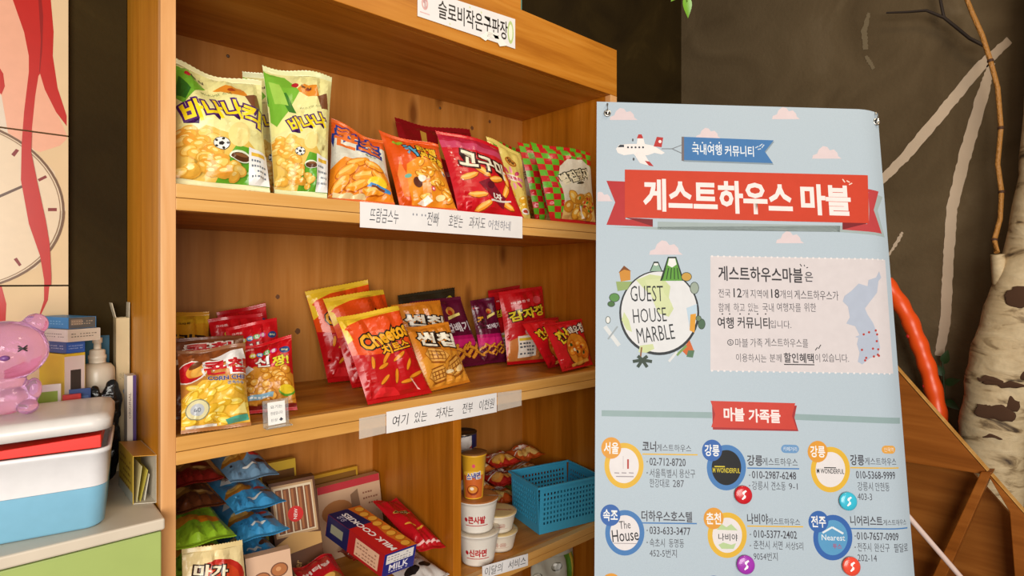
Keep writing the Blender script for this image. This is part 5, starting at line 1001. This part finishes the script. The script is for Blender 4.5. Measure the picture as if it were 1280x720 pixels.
lying('silver and black pack under the front of the shiny red wafer pack', .458, .558, .012, .16, Z3 + .002, .038, '#cfc9c4', art=lambda p: (p.e(.3, .3, .2, .14, ink('#1c1a1a')), p.e(.7, .35, .16, .12, ink('#1c1a1a')), p.e(.5, .6, .24, .16, ink('#efece8')), p.t('우유맛', .5, .8, .5, .14, ink('#b8242c'), 0, .04)), seed=67, group=GL)
lying('red and brown pack under the far end of the shiny red wafer pack', .415, .54, .20, .285, Z3 + .002, .056, '#8a2418', art=cook('#8a2418', '#a8702c', '파이'), seed=68, group=GL)
def greenbox(p):
    p.r(0, 0, 1, 1, card('#cfa88a')); p.p([(0, 0), (.5, .12), (.44, .36), (0, .30)], card('#e8e6dc')); p.p([(0, 0), (.3, 0), (.44, .3), (.24, .3)], card('#2c7a34'))
    for x, y in ((.32, .74), (.72, .80), (.62, .46)): p.e(x, y, .20, .16, card('#6a3818')); p.e(x, y, .17, .135, card('#a8622c')); p.e(x - .02, y + .01, .06, .05, card('#c88a54'))
pA = onY(318, HZ, .045); pB = onY(372, HZ, .045)
pbox('white and green cookie box with round chocolate biscuits leaning at the front of the heap', (pA.x, .052, Z3 + .001), (pB.x - pA.x, -.012, 0), (.003, .020, 0), (-.004, .034, .168), '#c8a080', {'F': greenbox})

# ------------------------------------------------------------------ lower right compartment
GR = 'noodle bowls and cups'
def bowl(label, x, y, z, r0, r1, h, col, lidcol, txt, tcol, lidart=0, group=GR):
    o = thing('noodle_bowl', label, 'noodle bowl', (x, y, z + .0006), group); b = MB(); m = plast(col, .5)
    b.lathe([(r0 * .94, .003), (r0, 0), (r0, .004), (r1 * .95, h * .80), (r1 * .98, h * .86), (r1, h - .004), (r1 * 1.03, h - .0035), (r1 * 1.03, h - .0008), (r1 * .99, h - .0005)], m, n=36)
    ang = math.atan2(CAM.y - y, CAM.x - x)
    pr = Print(.5); pr.t(txt, .5, .5, .62, .2, ink(tcol), 0, .04); pr.r(.06, .16, .94, .20, ink(tcol)); pr.e(.10, .5, .06, .06, ink(tcol))
    def fn(s, t, e):
        hh = h * (.16 + .58 * t); rr = r0 + (r1 * .95 - r0) * (hh - .004) / (h * .8 - .004) + .0002 + e; a_ = ang + (s - .5) * 1.5; return Vector((rr * math.cos(a_), rr * math.sin(a_), hh))
    pr.lay(b, fn, [k / 14 for k in range(1, 14)], (.25, .5, .75)); b.build('bowl_body', o)
    l = MB(); lm = mat(lidcol, .3, bump=.1); l.lathe([(r1 * 1.035, h - .0002), (r1 * 1.035, h + .0006), (r1 * .9, h + .0016), (r1 * .5, h + .002), (.001, h + .002)], lm, n=36)
    pr = Print(1); g = random.Random(lidart)
    if lidart < 10:
        for k in range(12): pr.e(.5 + g.uniform(-.3, .3), .5 + g.uniform(-.3, .3), g.uniform(.05, .14), g.uniform(.04, .09), ink(g.choice(('#c8602c', '#8a3c1c', '#e0b060', '#4a6a2c', '#d8cabc', '#b8281c'))), g.uniform(0, 180), 12)
    else: pr.e(.5, .5, .34, .2, ink('#b8302c')); pr.t('사리', .5, .5, .4, .18, ink('#f0e0c8'), 30, .03); pr.e(.5, .86, .3, .03, ink('#8a3c2c'))
    ca_, sa_ = math.cos(ang + PI / 2), math.sin(ang + PI / 2)
    pr.lay(l, lambda s, t, e: Vector((((s - .5) * ca_ - (t - .5) * -sa_ * -1) * 2 * r1, ((s - .5) * sa_ + (t - .5) * -ca_ * 1) * 2 * r1, h + .0021 + e)), clip=False); l.build('foil_lid', o)
    return o
bx_, by_ = .686, .064
bowl('white noodle bowl with red print at the bottom of the front stack', bx_, by_, Z3, .041, .054, .078, '#e2dcd2', '#d8c8b0', '신라면', '#b8242c', 1)
bowl('white noodle bowl with a coloured foil lid upper in the front stack', bx_ - .002, by_ + .002, Z3 + .0808, .041, .053, .078, '#e2dcd2', '#b5713a', '큰사발', '#b8242c', 2)
cu = thing('noodle_cup', 'yellow and orange noodle cup standing on the white noodle bowls', 'noodle cup', (bx_ - .012, by_ + .002, Z3 + .1624), GR)
def conelay(b, pr, r0, r1, h, t0, t1_, x, y, span=1.9):
    ang = math.atan2(CAM.y - y, CAM.x - x)
    pr.lay(b, lambda s, t, e: Vector(((r0 + (r1 - r0) * (t0 + (t1_ - t0) * t) + .0002 + e) * math.cos(ang + (s - .5) * span), (r0 + (r1 - r0) * (t0 + (t1_ - t0) * t) + .0002 + e) * math.sin(ang + (s - .5) * span), h * (t0 + (t1_ - t0) * t))), [k / 14 for k in range(1, 14)], (.5,))
b = MB(); b.lathe([(.024, 0), (.024, .003), (.032, .105), (.0335, .106), (.0335, .109), (.032, .1095)], plast('#e0a82a', .4), n=32)
pr = Print(1.5); pr.r(0, 0, 1, .62, ink('#c8642a')); pr.e(.5, .62, .6, .10, ink('#e6b63a')); pr.t('스낵면', .5, .56, .64, .24, ink('#3a4a9a'), 6, .05, ink('#efe4d8'), .12); pr.e(.5, .82, .07, .07, ink('#d84a6a')); pr.e(.46, .2, .3, .2, ink('#8a3414')); pr.e(.46, .22, .24, .14, ink('#d88a34')); pr.e(.42, .24, .1, .06, ink('#efe2cc'))
conelay(b, pr, .024, .032, .105, .03, .97, bx_, by_); b.build('cup_body', cu)
b = MB(); b.lathe([(.0342, .1098), (.0342, .1105), (.02, .1115), (.001, .1118)], mat('#8a5a30', .3), n=32); b.build('foil_lid', cu)
can = thing('snack_can', 'tall snack can with a dark blue top band behind the noodle cup', 'can', (.745, .205, Z3 + .0006), GR)
b = MB(); b.lathe([(.037, 0), (.038, .003), (.038, .245)], plast('#b8863a', .35), n=32); b.lathe([(.0382, .2452), (.0382, .279), (.0372, .281)], plast('#1c2050', .3), n=32)
pr = Print(1.2); pr.e(.5, .5, .13, .13, ink('#d84a5a')); pr.e(.5, .5, .07, .07, ink('#f0d8d4')); conelay(b, pr, .0384, .0384, .281, .885, .985, .745, .205, .9); pr = Print(2.4); pr.e(.5, .6, .4, .3, ink('#a83a1c')); pr.e(.5, .3, .4, .2, ink('#4a5a2a')); conelay(b, pr, .0382, .0382, .245, .05, .95, .745, .205, 1.5); b.build('can_body', can)
b = MB(); b.lathe([(.0388, .2812), (.0388, .2855), (.035, .2862), (.034, .2845), (.001, .2845)], mat('#6a5a4a', .3, metal=.8), n=32); b.build('can_lid', can)
bowl('low white bowl with a cream lid at the bottom beside the blue basket', .772, .082, Z3, .038, .048, .046, '#ddd4c4', '#d8bc84', '볶음', '#c8a89a', 11)
bowl('low white bowl with a cream lid and red oval stacked beside the blue basket', .770, .084, Z3 + .0490, .038, .048, .046, '#ddd4c4', '#d8bc84', '볶음', '#c8a89a', 12)
stand('white and red packet standing between the divider and the noodle cup', (566, .11), (592, .12), (566, 552), (589, 545), Z3, .014, '#d8d0cc', .04, art=lambda p: (p.p([(0, .8), (1, .95), (1, .7), (0, .6)], ink('#b8242c')), p.t('라면', .5, .5, .6, .3, ink('#b8242c'), 0, .04)), seed=70)
# blue basket
th = math.radians(-13); bk = thing('plastic_basket', 'blue perforated plastic basket on the lower right shelf', 'basket', (onZ(674, 669, Z3).x, onZ(674, 669, Z3).y, Z3 + .0008), None, th)
BW2, BD2, BH2 = .196, .150, .128; bb = plast('#3fa6cf', .4); b = MB()
def wallgrid(o0, ux, n, rows, flare):
    """perforated wall: rows of square holes between bars; o0 base corner, ux along"""
    L_ = ux.length; ud = ux.normalized(); nn = Vector((ud.y, -ud.x, 0)); t_ = .0018
    def pt(s, z): return o0 + ud * s + Vector((0, 0, z)) + nn * (flare * z / BH2)
    zb = [.0, .022] + [.022 + (BH2 - .034) * (k + 1) / rows for k in range(rows)] + [BH2]
    sb = [.0, .010] + [.010 + (L_ - .020) * (k + 1) / n for k in range(n)] + [L_]
    cw = (L_ - .02) / n * .52; ch = (BH2 - .034) / rows * .55
    def quad(s0, s1, z0, z1):
        b.add([pt(s0, z0), pt(s1, z0), pt(s1, z1), pt(s0, z1)] + [p - nn * t_ for p in (pt(s0, z0), pt(s1, z0), pt(s1, z1), pt(s0, z1))], [(0, 1, 2, 3), (7, 6, 5, 4), (0, 4, 5, 1), (1, 5, 6, 2), (2, 6, 7, 3), (3, 7, 4, 0)], bb)
    quad(0, L_, 0, .022); quad(0, L_, BH2 - .012, BH2); quad(0, .010, .022, BH2 - .012); quad(L_ - .010, L_, .022, BH2 - .012)
    for r_ in range(rows):
        z0, z1 = zb[r_ + 1], zb[r_ + 2]; zm = (z0 + z1) / 2; quad(.010, L_ - .010, z0, zm - ch / 2); quad(.010, L_ - .010, zm + ch / 2, z1); s_ = .010
        for k in range(n): sm = (sb[k + 1] + sb[k + 2]) / 2; quad(s_, sm - cw / 2, zm - ch / 2, zm + ch / 2); s_ = sm + cw / 2
        quad(s_, L_ - .010, zm - ch / 2, zm + ch / 2)
X_, Y_ = Vector((BW2, 0, 0)), Vector((0, BD2, 0))
wallgrid(Vector((0, 0, 0)), X_, 16, 7, .006); wallgrid(X_, Y_, 12, 7, .006); wallgrid(X_ + Y_, -X_, 16, 7, .006); wallgrid(Y_, -Y_, 12, 7, .006); b.box((.001, .001, 0), (BW2 - .001, BD2 - .001, .002), bb); b.build('basket_body', bk)
b = MB(); k0, k1 = .0062, .0105
for (a0, a1, c0, c1) in ((-k1, -k1, BW2 + k1, -k0 + .001), (-k1, BD2 + k0 - .001, BW2 + k1, BD2 + k1), (-k1, -k0 + .001, -k0 + .001, BD2 + k0 - .001), (BW2 + k0 - .001, -k0 + .001, BW2 + k1, BD2 + k0 - .001)): b.box((a0, a1, BH2 + .0003), (c0, c1, BH2 + .006), bb)
b.build('rim', bk)
# small packs heaped behind the basket
g = random.Random(5); HC = (('#b8281c', '#e0a03a', 'red'), ('#c8541c', '#e8c070', 'orange'), ('#8a8a2c', '#d8c05a', 'olive green'), ('#a8201c', '#d88a3a', 'crimson'), ('#c86a24', '#f0d0a0', 'amber'))
spots = ((.80, .225, 'leftmost of the bottom layer'), (.905, .245, 'second from left in the bottom layer'), (1.01, .245, 'rightmost of the bottom layer'))
for L_, lay_n in enumerate(('bottom', 'middle', 'top')):
    for k in range(3):
        c_, pc, cn_ = HC[(k + L_ * 2 + (2 if (L_ == 1 and k == 0) else 0)) % 5]; x0 = .795 + k * .108 + .006 * L_
        lying('%s snack pack %s in the %s layer behind the basket' % (cn_, ('at the left', 'in the middle', 'at the right')[k], lay_n), x0, x0 + .098, .245 + .008 * L_, .360, Z3 + L_ * .0535, .044, c_, art=cook(c_, pc, ('라면땅', '맛밤', '짱')[k]), seed=80 + L_ * 3 + k, group='snack packs heaped behind the blue basket', rise=.006)
# under the lower shelf
stand('tall clear and green food bag standing in the compartment under the noodle shelf', (664, .085), (722, .075), (664, 700), (715, 682), .09, .07, '#b8b4a4', .05, art=lambda p: (p.p([(.62, 0), (.72, 1), (.95, 1), (.9, 0)], ink('#5a8a2a')), p.p([(.8, 0), (.86, 1), (.92, 1), (.88, 0)], ink('#c8a83a')), heap(p, .05, .3, .55, .95, 12, .1, .07, ('#5a5648', '#8f8a7a', '#b0aa98', '#79746a', '#d8d4c8'), 2)), seed=95, group=None)
